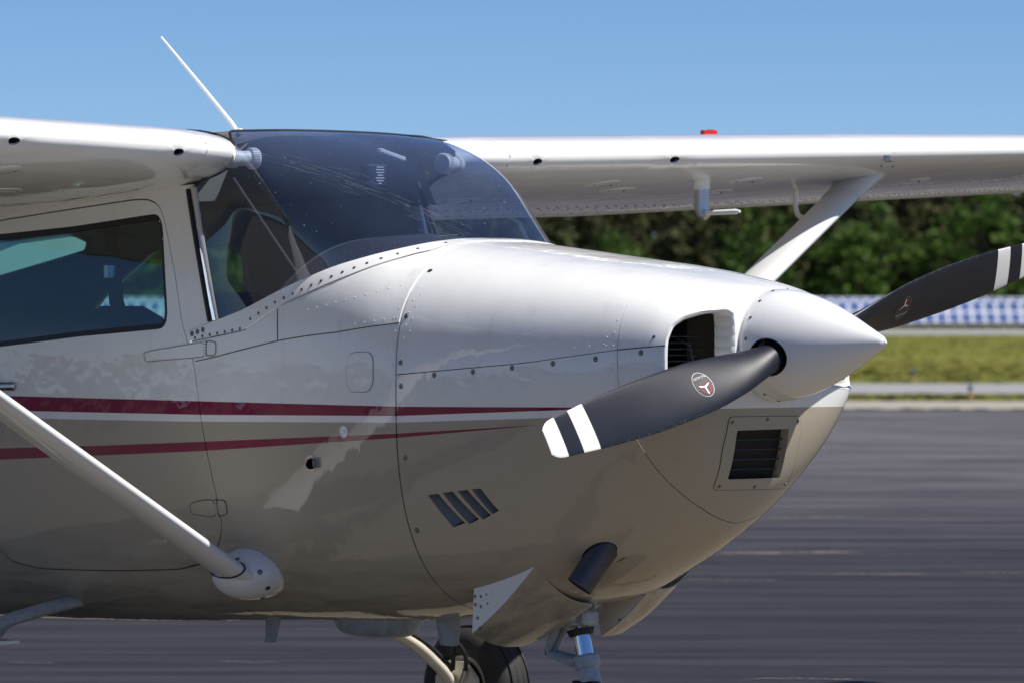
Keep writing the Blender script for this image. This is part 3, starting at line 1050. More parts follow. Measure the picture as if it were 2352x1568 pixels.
def loop3(lp, side=-1):
    X = hull([p[0] for p in lp], [p[1] for p in lp]); e = 1e-3
    U = np.array(lp)
    N = np.cross(hull(U[:, 0] + e, U[:, 1]) - hull(U[:, 0] - e, U[:, 1]), hull(U[:, 0], U[:, 1] + e) - hull(U[:, 0], U[:, 1] - e))
    N /= np.linalg.norm(N, axis=1)[:, None]
    N *= np.sign(((X - hull_ref(X)) * N).sum(1))[:, None]
    if side > 0: X[:, 1] *= -1; N[:, 1] *= -1
    return X, N
for side in (-1, 1):
    lp = dense(inlet_uv, .012)
    X, N = loop3(lp, side)
    c = X.mean(0); n = len(lp)
    rings = []
    aft = np.array((-1.0, 0, 0))
    for back, inn in ((-.0005, -.004), (.002, 0.0), (.007, .0035), (.014, .005), (.03, .006), (.05, .005), (.072, .003)):
        ring = []
        for i in range(n):
            tin = c - X[i]; tin -= N[i] * (tin @ N[i]); tin /= np.linalg.norm(tin)
            k = min(1, back / .03)
            ring.append(X[i] + tin * inn - N[i] * min(back, .012) + aft * max(0, back - .008))
        rings.append(ring)
    vs_ = [p for r_ in rings for p in r_]; fs = []
    for i in range(len(rings) - 1):
        for k in range(n):
            k2 = (k + 1) % n
            fs.append((i * n + k, i * n + k2, (i + 1) * n + k2, (i + 1) * n + k))
    MB().add(vs_, fs).build('inlet_duct', M['white'], nose, sharp=60)
    mb = MB()                                          # cylinder fins and baffle seen in the opening
    ys = side
    mb.box((.73, ys * .255, 1.40), (.02, .24, .24))
    mb.build('inlet_baffle', M['dark'], nose)
    for k in range(9):
        MB().box((.775, ys * .285, 1.305 + k * .0175), (.13, .205, .0035), bevel=.001).build('cooling_fin', M['fins'], nose)
    MB().tube([(.845, ys * .20, 1.30), (.835, ys * .225, 1.42), (.80, ys * .30, 1.46)], .004, 6).build('ignition_lead', M['fins'], nose)

# filter plate on the chin
def chin(px, py):
    """surface point of the chin at (y, z)"""
    q = yz(abs(px), py); p = hull([q[0]], [q[1]])[0]; p[1] = px
    return p
def chin_ring(pts): return [chin(y, z) for y, z in pts]
def grid_plate(name, outer, inner, lift, mat, parent, n=14):
    vs_ = []; fs = []
    o = dense(rounded(outer, .014, 3), .014); 
    L = len(o)
    co = np.array(outer).mean(0)
    i_ = []
    ip = np.array(inner, float); ic = ip.mean(0)
    for p in o:                                        # matching point on the inner opening
        d = np.array(p) - ic; best = None
        for a in range(len(ip)):
            A = ip[a]; B = ip[(a + 1) % len(ip)]; e = B - A
            den = d[0] * e[1] - d[1] * e[0]
            if abs(den) < 1e-9: continue
            t = ((A - ic)[0] * e[1] - (A - ic)[1] * e[0]) / den; s = ((A - ic)[0] * d[1] - (A - ic)[1] * d[0]) / den
            if t > 0 and -1e-6 <= s <= 1 + 1e-6 and (best is None or t < best): best = t
        i_.append(ic + d * best)
    m = 6
    for k in range(m + 1):
        for p, q in zip(o, i_):
            r_ = np.array(p) + (np.array(q) - np.array(p)) * k / m
            v = chin(r_[0], r_[1]); v[0] += lift; vs_.append(v)
    for q in i_:
        v = chin(q[0], q[1]); v[0] -= .030; vs_.append(v)
    for k in range(m + 1):
        for i in range(L):
            j = (i + 1) % L; fs.append((k * L + i, k * L + j, (k + 1) * L + j, (k + 1) * L + i))
    return MB().add(vs_, fs).build(name, mat, parent, sharp=40)
P_OUT = [(-.190, 1.214), (.112, 1.212), (.122, 1.185), (.140, .998), (-.163, 1.000), (-.19, 1.12)]
P_IN = [(-.152, 1.174), (.069, 1.176), (.079, 1.032), (-.135, 1.031)]
pl = grid_plate('filter_plate', P_OUT, P_IN, .0022, M['paint'], plane)
mb = MB()
oo = dense(rounded(P_OUT, .014, 3), .012); oo = [chin(*p) + np.array((.0012, 0, 0)) for p in oo]
mb.tube(oo + [oo[0]], .0011, 5, False); mb.build('plate_seam', M['black'], pl)
bk = [chin(*p) - np.array((.028, 0, 0)) for p in P_IN]
MB().add(bk, [(0, 1, 2, 3)]).build('air_filter', simple('filter_foam', (.030, .026, .018), .95, 0, 0, .6, 60, .9, 400), pl)
for z in (1.146, 1.117, 1.088, 1.059):
    a = chin(-.148, z); b = chin(.074, z)
    MB().tube([a - np.array((.020, 0, 0)), (a + b) / 2 - np.array((.020, 0, 0)), b - np.array((.020, 0, 0))], .0022, 6).build('filter_bar', M['fins'], pl)

# fuselage skin, starboard and port
def skin_outline():
    o = [ux(FW - .003, a) for a in (-90, -60, -30, 0, 30, 60, 90)]
    o += fl_uv[::-1]                                   # along the windshield fairing
    o += [uv(-1.016, 1.457), uv(-.960, 1.472), uv(-.9085, 1.490), uv(-.950, 1.60), uv(-1.000, 1.76), uv(-1.037, 1.915), uv(-1.25, 1.905), uv(-1.974, 1.85), uv(-2.6, 1.83), uv(-4.2, 1.70)]
    o += [ux(-4.2, a) for a in (20, 0, -30, -60, -90)]
    return o
M['skin'] = M['paint']
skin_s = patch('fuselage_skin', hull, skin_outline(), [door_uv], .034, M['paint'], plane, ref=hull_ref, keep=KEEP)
tag(skin_s, 'starboard fuselage skin under the windshield and round the door')
# port side: same skin, its windows open onto the far trees
pw1 = rounded([uv(*p) for p in [(-2.60, 1.56), (-2.30, 1.735), (-1.86, 1.745), (-1.84, 1.50), (-1.90, 1.40), (-2.66, 1.36), (-2.72, 1.44)]], .05, 4)
pw2 = rounded([uv(*p) for p in [(-3.5, 1.55), (-3.4, 1.74), (-2.72, 1.795), (-2.62, 1.76), (-2.64, 1.72)]], .03, 4)
tmp = patch('fuselage_skin', hull, skin_outline(), [pw1, pw2], .045, M['paint'], None, ref=hull_ref, keep=KEEP)
skin_p = mirrored(tmp, plane); me_ = tmp.data; bpy.data.objects.remove(tmp); bpy.data.meshes.remove(me_)
tag(skin_p, 'port fuselage skin facing away')

# windshield fairing strip with its row of screws
fair = fl_uv + base_uv[::-1] + [uv(-.960, 1.474), uv(-1.016, 1.458)]
fairing = patch('windshield_fairing', hull, fair, (), .02, M['white'], plane, ref=hull_ref, mirror=True, keep=KEEP, lift=.0035, skirt=.008)

# overlapped side panels in front of the door
pa = [uv(-.985, 1.364), uv(-.80, 1.396), uv(-.61, 1.429), uv(-.36, 1.455), uv(-.104, 1.484), uv(-.104, 1.60), uv(-.104, 1.68), uv(-.150, 1.701), uv(-.193, 1.684), uv(-.240, 1.663), uv(-.319, 1.632), uv(-.417, 1.596), uv(-.513, 1.561), uv(-.613, 1.526)]
pb = pa[2:]
panel_a = patch('skin_panel', hull, pb + [], (), .03, M['paint'], plane, ref=hull_ref, lift=.0022, skirt=.004)
mirrored(panel_a, plane)
pc = [uv(-.985, 1.364), uv(-.80, 1.396), uv(-.612, 1.429), uv(-.622, 1.526), uv(-.727, 1.472), uv(-.755, 1.460), uv(-.79, 1.453), uv(-.90, 1.437), uv(-1.0, 1.419)]
panel_b = patch('skin_panel', hull, pc, (), .03, M['paint'], plane, ref=hull_ref, lift=.0012, skirt=.003)
mirrored(panel_b, plane)
for lp, par_ in ((pa[:5], panel_a), ([uv(-.612, 1.430), uv(-.621, 1.526)], panel_b)):
    q = dense(lp, .02, False); e2 = hull([p[0] for p in q], [p[1] for p in q]) + np.array((0, -.0014, 0))
    MB().tube([tuple(p) for p in e2], .0013, 5).build('panel_seam', M['fins'], par_)
acc = rounded([uv(-.309, 1.393), uv(-.197, 1.398), uv(-.196, 1.278), uv(-.309, 1.277)], .034, 5)
acc_d = patch('access_door', hull, acc, (), .02, M['paint'], plane, ref=hull_ref, lift=.0018, skirt=.004, gap=0)
e_ = hull([p[0] for p in dense(acc, .01)], [p[1] for p in dense(acc, .01)])
MB().tube([tuple(p) for p in e_] + [tuple(e_[0])], .0017, 5, False).build('door_gap', M['black'], acc_d)

# cabin door with its window
door_o = patch('cabin_door', hull, door_uv, [win], .03, M['paint'], plane, ref=hull_ref, gap=.0018)
tag(door_o, 'starboard cabin door with tinted window')
seal = patch('window_seal', hull, offset(dense(win, .03), -.001), [offset(dense(win, .03), .011)], .02, M['black'], door_o, ref=hull_ref, gap=0, lift=-.0015, skirt=.01)
pane = patch('window_pane', hull, win, (), .05, M['pane'], door_o, ref=hull_ref, gap=-.003, lift=-.007, skirt=0)
door_p = None
pane_p = patch('cabin_window', hull, pw1, (), .06, M['pane'], None, ref=hull_ref, gap=-.004, lift=-.006, skirt=0)
pane_p2 = patch('cabin_window', hull, pw2, (), .06, M['pane'], None, ref=hull_ref, gap=-.004, lift=-.006, skirt=0)
pane_p2.data.materials.clear(); pane_p2.data.materials.append(M['dusty'])
for q in (pane_p, pane_p2):
    mirrored(q, skin_p); me_ = q.data; bpy.data.objects.remove(q); bpy.data.meshes.remove(me_)
def hinge(pts, leaf, knx, z0, z1, parent):
    hg = patch('hinge_fairing', hull, rounded([uv(*p) for p in pts], .012, 4), (), .012, M['paint'], parent, ref=hull_ref, gap=0, lift=.0035, skirt=.006)
    lf = patch('hinge_leaf', hull, rounded([uv(*p) for p in leaf], .01, 4), (), .012, M['paint'], parent, ref=hull_ref, gap=0, lift=.0028, skirt=.005)
    lo = dense(rounded([uv(*p) for p in leaf], .01, 4), .01); e2 = hull([p[0] for p in lo], [p[1] for p in lo])
    e2 = e2 + np.array((0, -.0036, 0)); MB().tube([tuple(p) for p in e2] + [tuple(e2[0])], .0011, 5, False).build('hinge_outline', M['black'], lf)
    lo = dense(rounded([uv(*p) for p in pts], .012, 4), .01); e2 = hull([p[0] for p in lo], [p[1] for p in lo])
    e2 = e2 + np.array((0, -.0036, 0)); MB().tube([tuple(p) for p in e2] + [tuple(e2[0])], .0010, 5, False).build('hinge_outline', M['fins'], hg)
    n = 5
    for k in range(n):
        za = z0 + (z1 - z0) * k / n; zb_ = z0 + (z1 - z0) * (k + .86) / n
        p, nn = on_hull(knx, za); q, _ = on_hull(knx, zb_)
        MB().tube([p + nn * .004, q + nn * .004], .0055, 8).build('hinge_knuckle', M['paint'], lf)
    p, nn = on_hull(knx, z0); q, _ = on_hull(knx, z1)
    MB().tube([p + nn * .0028, q + nn * .0028], .0058, 8).build('hinge_pin', M['black'], lf)
hinge([(-1.228, 1.388), (-1.195, 1.395), (-.955, 1.423), (-.945, 1.420), (-.943, 1.385), (-.95, 1.378), (-1.215, 1.361)], [(-.932, 1.428), (-.888, 1.424), (-.888, 1.384), (-.932, 1.382)], -.938, 1.383, 1.427, door_o)
hinge([(-1.03, .910), (-1.02, .924), (-.95, .936), (-.915, .936), (-.912, .888), (-.94, .882), (-1.025, .890)], [(-.902, .937), (-.862, .935), (-.862, .893), (-.902, .886)], -.907, .885, .938, door_o)
p, n = on_hull(-1.905, 1.278)                          # door handle near the trailing edge
MB().box(p + n * .010, (.11, .016, .018), Matrix.Rotation(R(-2), 3, 'Y'), bevel=.005).build('door_handle', M['alu'], door_o)
MB().box(p + n * .006 + Vector((.012, 0, 0)), (.07, .012, .026), bevel=.004).build('handle_recess', M['fins'], door_o)

# windshield
B3 = [tuple(q) for q in hull([p[0] for p in base_uv], [p[1] for p in base_uv])]
Bn = np.array(B3)                                      # starboard corner -> front centre
Tn = np.array([(-1.037, -.494, 1.897), (-.955, -.492, 1.945), (-.885, -.488, 1.984), (-.862, -.478, 2.020), (-.895, -.458, 2.056), (-.935, -.42, 2.076), (-.940, -.34, 2.080), (-.936, -.22, 2.084), (-.933, -.10, 2.0855), (-.932, 0.0, 2.086)])
def by_len(P):
    d = np.concatenate([[0], np.cumsum(np.linalg.norm(np.diff(P, axis=0), axis=1))]); return d / d[-1]
Tc = np.array(crom([tuple(p) for p in Tn], 6)); lb = by_len(Bn); lt = by_len(Tc)
# both edges share one parameter; the side part of the sheet gets the lower wing-root edge
wb = np.interp(np.linspace(0, 1, 101), [0, .34, .60, 1], [0, .33, .60, 1]); wt = np.interp(np.linspace(0, 1, 101), [0, .34, .60, 1], [0, .26, .50, 1])
def shield(U, V, inset=0.0):
    U = np.asarray(U, float); V = np.asarray(V, float)
    sgn = np.where(U < 1, -1.0, 1.0); q = np.where(U < 1, U, 2 - U)
    sb = np.interp(q, np.linspace(0, 1, 101), wb); st_ = np.interp(q, np.linspace(0, 1, 101), wt)
    b = np.stack([np.interp(sb, lb, Bn[:, k]) for k in range(3)], 1); t = np.stack([np.interp(st_, lt, Tc[:, k]) for k in range(3)], 1)
    p = b + (t - b) * V[:, None]
    out = np.stack([np.interp(q, [0, .3, .55, 1], [.05, .5, .75, .55]), np.interp(q, [0, .3, .55, 1], [-.25, -.55, -.45, 0]), np.interp(q, [0, .3, .55, 1], [0, .2, .4, .8])], 1)
    amp = np.interp(q, [0, .2, .42, .6, 1], [.012, .045, .100, .105, .060]) - inset
    prof = np.sin(np.clip(V, 0, 1) ** 1.3 * math.pi) ** .75
    p = p + out * (amp * prof)[:, None]
    p[:, 1] = np.abs(p[:, 1]) * sgn
    return p
n_u, n_v = 120, 30
UU, VV = np.meshgrid(np.linspace(0, 2, n_u + 1), np.linspace(0, 1, n_v + 1), indexing='ij')
W3 = shield(UU.ravel(), VV.ravel())
# ease out the corners of the linear tables
W3 = W3.reshape(n_u + 1, n_v + 1, 3)
for _ in range(6):
    W3[1:-1, 1:-1] = .5 * W3[1:-1, 1:-1] + .125 * (W3[2:, 1:-1] + W3[:-2, 1:-1] + W3[1:-1, 2:] + W3[1:-1, :-2])
fs = []
for i in range(n_u):
    for j in range(n_v):
        k = i * (n_v + 1) + j; fs.append((k, k + n_v + 1, k + n_v + 2, k + 1))
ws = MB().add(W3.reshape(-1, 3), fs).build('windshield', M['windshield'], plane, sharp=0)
# rubber at the door post and pale post trim
mb = MB(); mb.tube([W3[0, j] + np.array((-.012, -.004, 0)) for j in range(n_v + 1)], .008, 8); mb.build('post_seal', M['black'], ws)
mb = MB(); mb.tube([W3[1, j] + np.array((.004, -.003, 0)) for j in range(n_v + 1)], [.010 - .006 * (1 - j / n_v) for j in range(n_v + 1)], 8); mb.build('post_trim', M['cream'], ws)
mb = MB(); mb.tube([W3[i, n_v] + np.array((0, 0, .001)) for i in range(n_u + 1)], .0045, 8); mb.build('top_seal', M['black'], ws)
mb = MB(); mb.tube([W3[-1, j] + np.array((-.012, .004, 0)) for j in range(n_v + 1)], .008, 8); mb.build('post_seal', M['black'], ws)

# roof between the wings
rx = np.linspace(-.93, -3.0, 16); vs_ = []; fs = []
for x in rx:
    t = (-.93 - x) / 2.07
    for y in np.linspace(-.52, .52, 13):
        vs_.append((x, y, 2.086 - .014 * (abs(y) / .5) ** 3 - .014 * t ** 2 + .012 * math.sin(min(1, t * 3) * math.pi / 2) * 0))
for i in range(15):
    for j in range(12): fs.append((i * 13 + j, i * 13 + j + 1, (i + 1) * 13 + j + 1, (i + 1) * 13 + j))
MB().add(vs_, fs).build('roof_skin', M['wingpaint'], plane)

# ---- wings
def airfoil(n=60):
    """closed outline from the trailing edge over the nose back, unit chord, nose at 0"""
    t = .122; m, p_ = .022, .4
    b = np.linspace(0, math.pi, n); x = (1 - np.cos(b)) / 2
    yt = 5 * t * (.2969 * np.sqrt(x) - .126 * x - .3516 * x ** 2 + .2843 * x ** 3 - .1036 * x ** 4)
    yc = np.where(x < p_, m / p_ ** 2 * (2 * p_ * x - x * x), m / (1 - p_) ** 2 * ((1 - 2 * p_) + 2 * p_ * x - x * x))
    up = np.stack([x, yc + yt], 1); lo = np.stack([x, yc - yt], 1)
    return np.concatenate([up[::-1], lo[1:]])          # top TE -> LE -> bottom TE
AF = airfoil(); AL = np.concatenate([[0], np.cumsum(np.linalg.norm(np.diff(AF, axis=0), axis=1))])
LE_Q = float(AL[59])
INC = R(6.9); DIH = math.tan(R(1.73))
def wing(U, V):
    """U: distance out along the starboard span, V: girth from the top trailing edge, in chords"""
    U = np.asarray(U, float); V = np.asarray(V, float)
    ax = np.interp(V, AL, AF[:, 0]); az = np.interp(V, AL, AF[:, 1])
    ch = np.interp(U, [0, 2.6, 5.4], [1.63, 1.63, 1.06])
    root = np.clip((.74 - U) / .27, 0, 1)
    le = -.775 - .075 * root ** 2 - .012 * np.clip((U - 2.6) / 2.8, 0, 1)
    ch = ch - .075 * root ** 2
    x = -ax * ch; z = az * ch * np.interp(U, [0, 5.4], [1, .9])
    X = le + x * math.cos(INC) + z * math.sin(INC)
    Z = 1.990 + x * math.sin(INC) + z * math.cos(INC) + U * DIH
    return np.stack([X, -U, Z], 1)
def wing_ref(X):
    U = -X[:, 1]; return np.stack([np.full(len(U), -1.35), X[:, 1], 1.95 + U * DIH], 1)
qTE = float(AL[-1])
def hole(u, q, a, b): return [(u + a * math.cos(t), q + b * (math.sin(t) if math.sin(t) > 0 else .55 * math.sin(t))) for t in np.linspace(0, 2 * math.pi, 18, False)]
H1 = hole(.776, LE_Q + .006, .019, .0085); H2 = hole(1.425, LE_Q + .006, .021, .0085)
q72 = float(np.interp(.70, AF[59:, 0], AL[59:]))
w_out = [(.655, .0), (2.6, .0), (5.4, .0), (5.4, qTE), (2.95, qTE), (2.95, q72), (.655, q72)]
def build_wing(side):
    w = patch('wing', wing, w_out, [H1, H2], .022, M['wingpaint'], plane if side < 0 else None, ref=wing_ref, hu=.12, gap=.001, skirt=.006)
    rf = patch('root_fairing', wing, [(.475, .0), (.655, .0), (.655, qTE), (.475, qTE)], (), .02, M['wingpaint'], w, ref=wing_ref, hu=.03, gap=.001, skirt=.004)
    fl = patch('flap', wing, [(.66, q72 + .006), (2.945, q72 + .006), (2.945, qTE), (.66, qTE)], (), .03, M['wingpaint'], w, ref=wing_ref, hu=.12, gap=.002, skirt=.01)
    return w, rf, fl
W_s, rf_s, fl_s = build_wing(-1)
def mirror_tree(w, kids, parent):
    w2 = mirrored(w, parent)
    for k in kids: mirrored(k, w2)
    return w2
W_p = mirror_tree(W_s, (rf_s, fl_s), plane)
tag(W_s, 'starboard wing, nearer the camera'); tag(W_p, 'port wing on the far side')
# inside of the leading edge holes
for side, w in ((-1, W_s), (1, W_p)):
    for Hh in (H1, H2):
        X = wing([p[0] for p in Hh], [p[1] for p in Hh]); X[:, 1] *= -side
        c = X.mean(0); n = len(X)
        vs_ = [tuple(p) for p in X] + [tuple(p * .92 + c * .08 + np.array((-.035, 0, -.002))) for p in X]
        fs = [(i, (i + 1) % n, n + (i + 1) % n, n + i) for i in range(n)] + [tuple(range(n, 2 * n))]
        MB().add(vs_, fs).build('air_vent_hole', M['fins'], w, sharp=30)
    # inboard closing rib with black seal
    Q = np.linspace(0, qTE, 70); X = wing(np.full(70, .474), Q); X[:, 1] *= -side
    MB().add([tuple(p) for p in X], [tuple(range(70))]).build('root_rib', M['interior'], w, False)
    i0, i1 = 18, 56
    MB().tube([tuple(p) for p in X[i0:i1]], .006, 6).build('root_seal', M['black'], w)
    # tip
    X = wing(np.full(70, 5.4), Q); X[:, 1] *= -side
    MB().add([tuple(p) for p in X], [tuple(range(70))]).build('wing_tip_rib', M['wingpaint'], w, False)

def on_wing(u, xc, upper, side):
    q = float(np.interp(xc, AF[:60, 0][::-1], AL[:60][::-1])) if upper else float(np.interp(xc, AF[59:, 0], AL[59:]))
    e = 1e-3; p = wing([u], [q])[0]
    n = np.cross(wing([u + e], [q])[0] - wing([u - e], [q])[0], wing([u], [q + e])[0] - wing([u], [q - e])[0]); n /= np.linalg.norm(n)
    if (p - wing_ref(p[None])[0]) @ n < 0: n = -n
    if side > 0: p[1] *= -1; n[1] *= -1
    return Vector(p), Vector(n)

# cabin air vents at the wing roots
def air_vent(side, parent):
    c = Vector((-.858, side * .474, 1.990)); ax = Vector((.25, -side * .95, .02)).normalized()
    Mx = axis_matrix(c, ax)
    v = MB().lathe([(.030, -.02), (.030, .0), (.024, .004), (.024, .05)], Mx, 24).build('air_vent', M['knob'], parent)
    k = MB()
    prof = [(.020, .046), (.030, .048)]
    k.lathe([(.022, .046), (.0315, .050), (.0325, .072), (.029, .078), (.0, .078)], Mx, 36)
    for i in range(30):
        a = 2 * math.pi * i / 30
        k.box(Mx @ Vector((.0325 * math.cos(a), .0325 * math.sin(a), .061)), (.0028, .0028, .020), Mx.to_3x3() @ Matrix.Rotation(a, 3, 'Z'))
    k.build('vent_knob', M['knob'], v)
air_vent(-1, W_s); air_vent(1, W_p)

# wing struts
STRUT_SCREWS = []
for side, w in ((-1, W_s), (1, W_p)):
    A = Vector((-.800, side * .50, .700)); 
    pu, nu_ = on_wing(2.66, .130, False, side); Bq = pu + Vector((0, 0, .03))
    mb = MB(); n = 24; prof = []
    for k in range(28):
        a = 2 * math.pi * k / 28
        prof.append((.062 * math.cos(a) if math.cos(a) > 0 else .096 * math.cos(a), .026 * math.sin(a)))
    ax = (Bq - A).normalized(); ch = (Vector((1, 0, 0)) - ax * ax.x).normalized(); th = ax.cross(ch)
    vs_ = []; fs = []
    for i in range(n + 1):
        t = i / n; c = A.lerp(Bq, t)
        for (a, b) in prof: vs_.append(c + ch * a + th * b)
    for i in range(n):
        for k in range(28):
            k2 = (k + 1) % 28; fs.append((i * 28 + k, i * 28 + k2, (i + 1) * 28 + k2, (i + 1) * 28 + k))
    st = MB().add(vs_, fs).build('wing_strut', M['strutpaint'], plane, sharp=0)
    tag(st, 'starboard wing strut in the foreground' if side < 0 else 'port wing strut beyond the nose')
    # cuff where the strut meets the wing
    vs_ = []; fs = []; m = 9
    for i in range(m + 1):
        t = i / m; e = t ** 2.2
        c = Bq - ax * (.20 * (1 - t) - .01)
        for (a, b) in prof:
            q = c + ch * (a * (1.03 + .75 * e) - .035 * e) + th * (b * (1.06 + .75 * e))
            vs_.append(q)
    for i in range(m):
        for k in range(28):
            k2 = (k + 1) % 28; fs.append((i * 28 + k, i * 28 + k2, (i + 1) * 28 + k2, (i + 1) * 28 + k))
    MB().add(vs_, fs).build('strut_cuff', M['strutpaint'], st, sharp=0)
    # rounded cap over the lower fitting; the strut comes out of its upper outer side
    hp, hn = on_hull(-.828, .700, side)
    fa = Vector((.99, 0, .05)).normalized(); fa = (fa - hn * fa.dot(hn)).normalized(); fz = hn.cross(fa).normalized()
    if fz.z < 0: fz = -fz
    up_ = (hn * .85 + ax * .35).normalized()
    nu2, nv2 = 40, 16; vs_ = []; fs = []
    for j in range(nv2 + 1):
        b = math.pi / 2 * j / nv2
        for k in range(nu2):
            a = 2 * math.pi * k / nu2; ca, sa = math.cos(a), math.sin(a)
            rr = math.cos(b) ** .78
            vs_.append(hp - hn * .03 + fa * ((.122 if ca > 0 else .130) * ca * rr) + fz * (.094 * sa * rr) + up_ * (.150 * math.sin(b) ** .95))
    for j in range(nv2):
        for k in range(nu2):
            k2 = (k + 1) % nu2; fs.append((j * nu2 + k, j * nu2 + k2, (j + 1) * nu2 + k2, (j + 1) * nu2 + k))
    fr_ = MB().add(vs_, fs).build('strut_fairing', M['strutpaint'], st, sharp=0)
    def outside(p):
        d = p - (hp - hn * .03); q = d.dot(up_) / .150; r2 = d - up_ * d.dot(up_)
        return q > 0 and (r2.dot(fa) / .126) ** 2 + (r2.dot(fz) / .094) ** 2 + q * q > 1
    tq = 0.0
    while tq < .3 and not outside(A + ax * tq): tq += .004
    strut_screws = []
    for a in (20, 75, 200, 300, 335):
        k = int(a / 360 * nu2); j = 6
        p = vs_[j * nu2 + k]; n = (vs_[j * nu2 + (k + 1) % nu2] - p).cross(vs_[(j + 1) * nu2 + k] - p).normalized()
        if n.dot(hn) < 0: n = -n
        strut_screws.append((p, n))
    STRUT_SCREWS.append((fr_, strut_screws))
    # dark joint ring where the strut enters the fairing
    c = A + ax * (tq + .006)
    ring = [c + ch * (a * 1.05) + th * (b * 1.08) for a, b in prof]
    MB().tube(ring + [ring[0]], .0028, 6, False).build('fairing_joint', M['black'], st)

def glass_pt(u, v):
    i = min(n_u - 1, max(0, int(u * n_u / 2))); j = min(n_v - 1, max(0, int(v * n_v)))
    a = u * n_u / 2 - i; b = v * n_v - j
    p = W3[i, j] * (1 - a) * (1 - b) + W3[i + 1, j] * a * (1 - b) + W3[i, j + 1] * (1 - a) * b + W3[i + 1, j + 1] * a * b
    return Vector(p)
rq = random.Random(9); mb = MB()
for i in range(70):
    t0 = rq.uniform(0, 1); w = .02 + .05 * rq.random() ** 2
    u = .46 + .40 * t0 + rq.gauss(0, w); v = .80 - .66 * t0 + rq.gauss(0, w * 1.4)
    L = rq.uniform(.01, .10) if rq.random() < .6 else rq.uniform(.1, .25)
    P = []
    for k in range(5):
        s = k / 4 * L
        uu = min(1.9, max(.05, u + .40 * s + rq.gauss(0, .0012))); vv = min(.97, max(.03, v - .66 * s + rq.gauss(0, .002)))
        P.append(glass_pt(uu, vv) + (Vector((.0012, -.0012, .0012))))
    mb.tube(P, rq.uniform(.00012, .00038), 4)
for i in range(60):
    u = rq.uniform(.3, 1.3); v = rq.uniform(.08, .9); p = glass_pt(u, v) + Vector((.0012, -.0012, .0012))
    mb.tube([p, p + Vector((rq.uniform(-.002, .004), rq.uniform(.001, .004), -rq.uniform(.001, .005)))], rq.uniform(.0002, .0006), 4)
sq = mb.build('windshield_scratches', M['scratch'], ws, False); sq['kind'] = 'stuff'
# ---- propeller
PX, PZ = 1.068, 1.420                                  # blade plane and shaft height
SB, ST_, SR = .977, 1.395, .163                        # spinner base, tip, radius
spr = [(0, 1.0), (.06, .998), (.14, .975), (.25, .915), (.40, .795), (.55, .637), (.70, .455), (.82, .300), (.91, .185), (.955, .126), (.98, .086), (.993, .050), (1.0, .0)]
def spinner(U, V):
    """U: 0 base .. 1 tip, V: angle in units of the base circumference, 0 pointing to starboard, growing upwards"""
    U = np.asarray(U, float); V = np.asarray(V, float) * 2 * math.pi
    r = SR * pchip(np.array([p[0] for p in spr]), np.array([p[1] for p in spr]), np.clip(U, 0, 1))
    return np.stack([SB + U * (ST_ - SB), -r * np.cos(V), PZ + U * .010 + r * np.sin(V)], 1)
def spin_ref(X): return np.stack([X[:, 0] - .15, X[:, 1] * 0, X[:, 2] * 0 + PZ], 1)
BA = R(14.3)                                           # blade angle below the horizontal, starboard side
def sp_uv(U, V): return spinner(np.asarray(U) / .42, np.asarray(V) / 1.02)
ua = (PX - SB) / (ST_ - SB) * .42; va = -BA / (2 * math.pi) * 1.02
def cut(v0): return [(ua + .061 * math.cos(t), v0 + .061 * math.sin(t)) for t in np.linspace(0, 2 * math.pi, 28, False)]
v0 = va - .255
o_ = [(0.0, v0), (.4190, v0), (.4190, v0 + 1.02), (0.0, v0 + 1.02)]
spn = patch('spinner', sp_uv, o_, [cut(va), cut(va + .51)], .018, M['spinner'], plane, ref=spin_ref, gap=0, skirt=0)
MB().lathe([(.0075, -.0022), (.0066, .0), (.0052, .0016), (.0030, .0027), (0, .0031)], axis_matrix((SB + (.4168 / .42) * (ST_ - SB), 0, PZ + .010), (1, 0, 0)), 20).build('spinner_tip', M['spinner'], spn)
# cut-outs are lined, the back plate closes the shell
Ix = axis_matrix((SB - .012, 0, PZ), (1, 0, 0))
MB().lathe([(0, 0), (SR - .001, 0), (SR - .001, .004), (SR * .98, .012), (0, .012)], Ix, 48).build('spinner_backplate', M['spinner'], spn)
MB().lathe([(.06, 0), (.06, .16), (.03, .20), (0, .20)], Ix, 24).build('propeller_hub', M['black'], spn)
for v in (va, va + .51):
    c = cut(v); X = sp_uv([p[0] for p in c], [p[1] for p in c]); n = len(c)
    cc = X.mean(0)
    vs_ = [tuple(p + (p - cc) * .02) for p in X] + [tuple(p * .99 + np.array((PX, 0, PZ)) * .01 + (cc - p) * .02) for p in X] + [tuple(p + (np.array((PX, 0, PZ)) - cc) * .22) for p in X]
    fs = [(i, (i + 1) % n, n + (i + 1) % n, n + i) for i in range(n)] + [(n + i, n + (i + 1) % n, 2 * n + (i + 1) % n, 2 * n + i) for i in range(n)]
    MB().add(vs_, fs).build('blade_cutout', M['black'], spn)
def screw_mesh(r, name='screw'):
    mb = MB(); I = Matrix.Identity(4)
    mb.lathe([(r * 1.28, -.0005), (r * 1.22, .0006), (r, .0007), (r * .98, .0004)], I, 14, 1)
    mb.lathe([(r * .97, .0003), (r * .90, .0016), (r * .5, .0021), (0, .0022)], I, 14, 0)
    mb.box((0, 0, .0020), (r * 1.1, r * .24, .0014), mi=2); mb.box((0, 0, .0020), (r * .24, r * 1.1, .0014), mi=2)
    return mb.mesh(name, [M['steel'], M['fins'], M['black']])
SCR = screw_mesh(.0066); SCS = screw_mesh(.0040)
def screw(p, n, parent, me=None, spin=0.0):
    o = bpy.data.objects.new('screw', me or SCR)
    o.matrix_world = axis_matrix(p, n) @ Matrix.Rotation(spin, 4, 'Z')
    link(o, parent)
    return o
rs = random.Random(4)
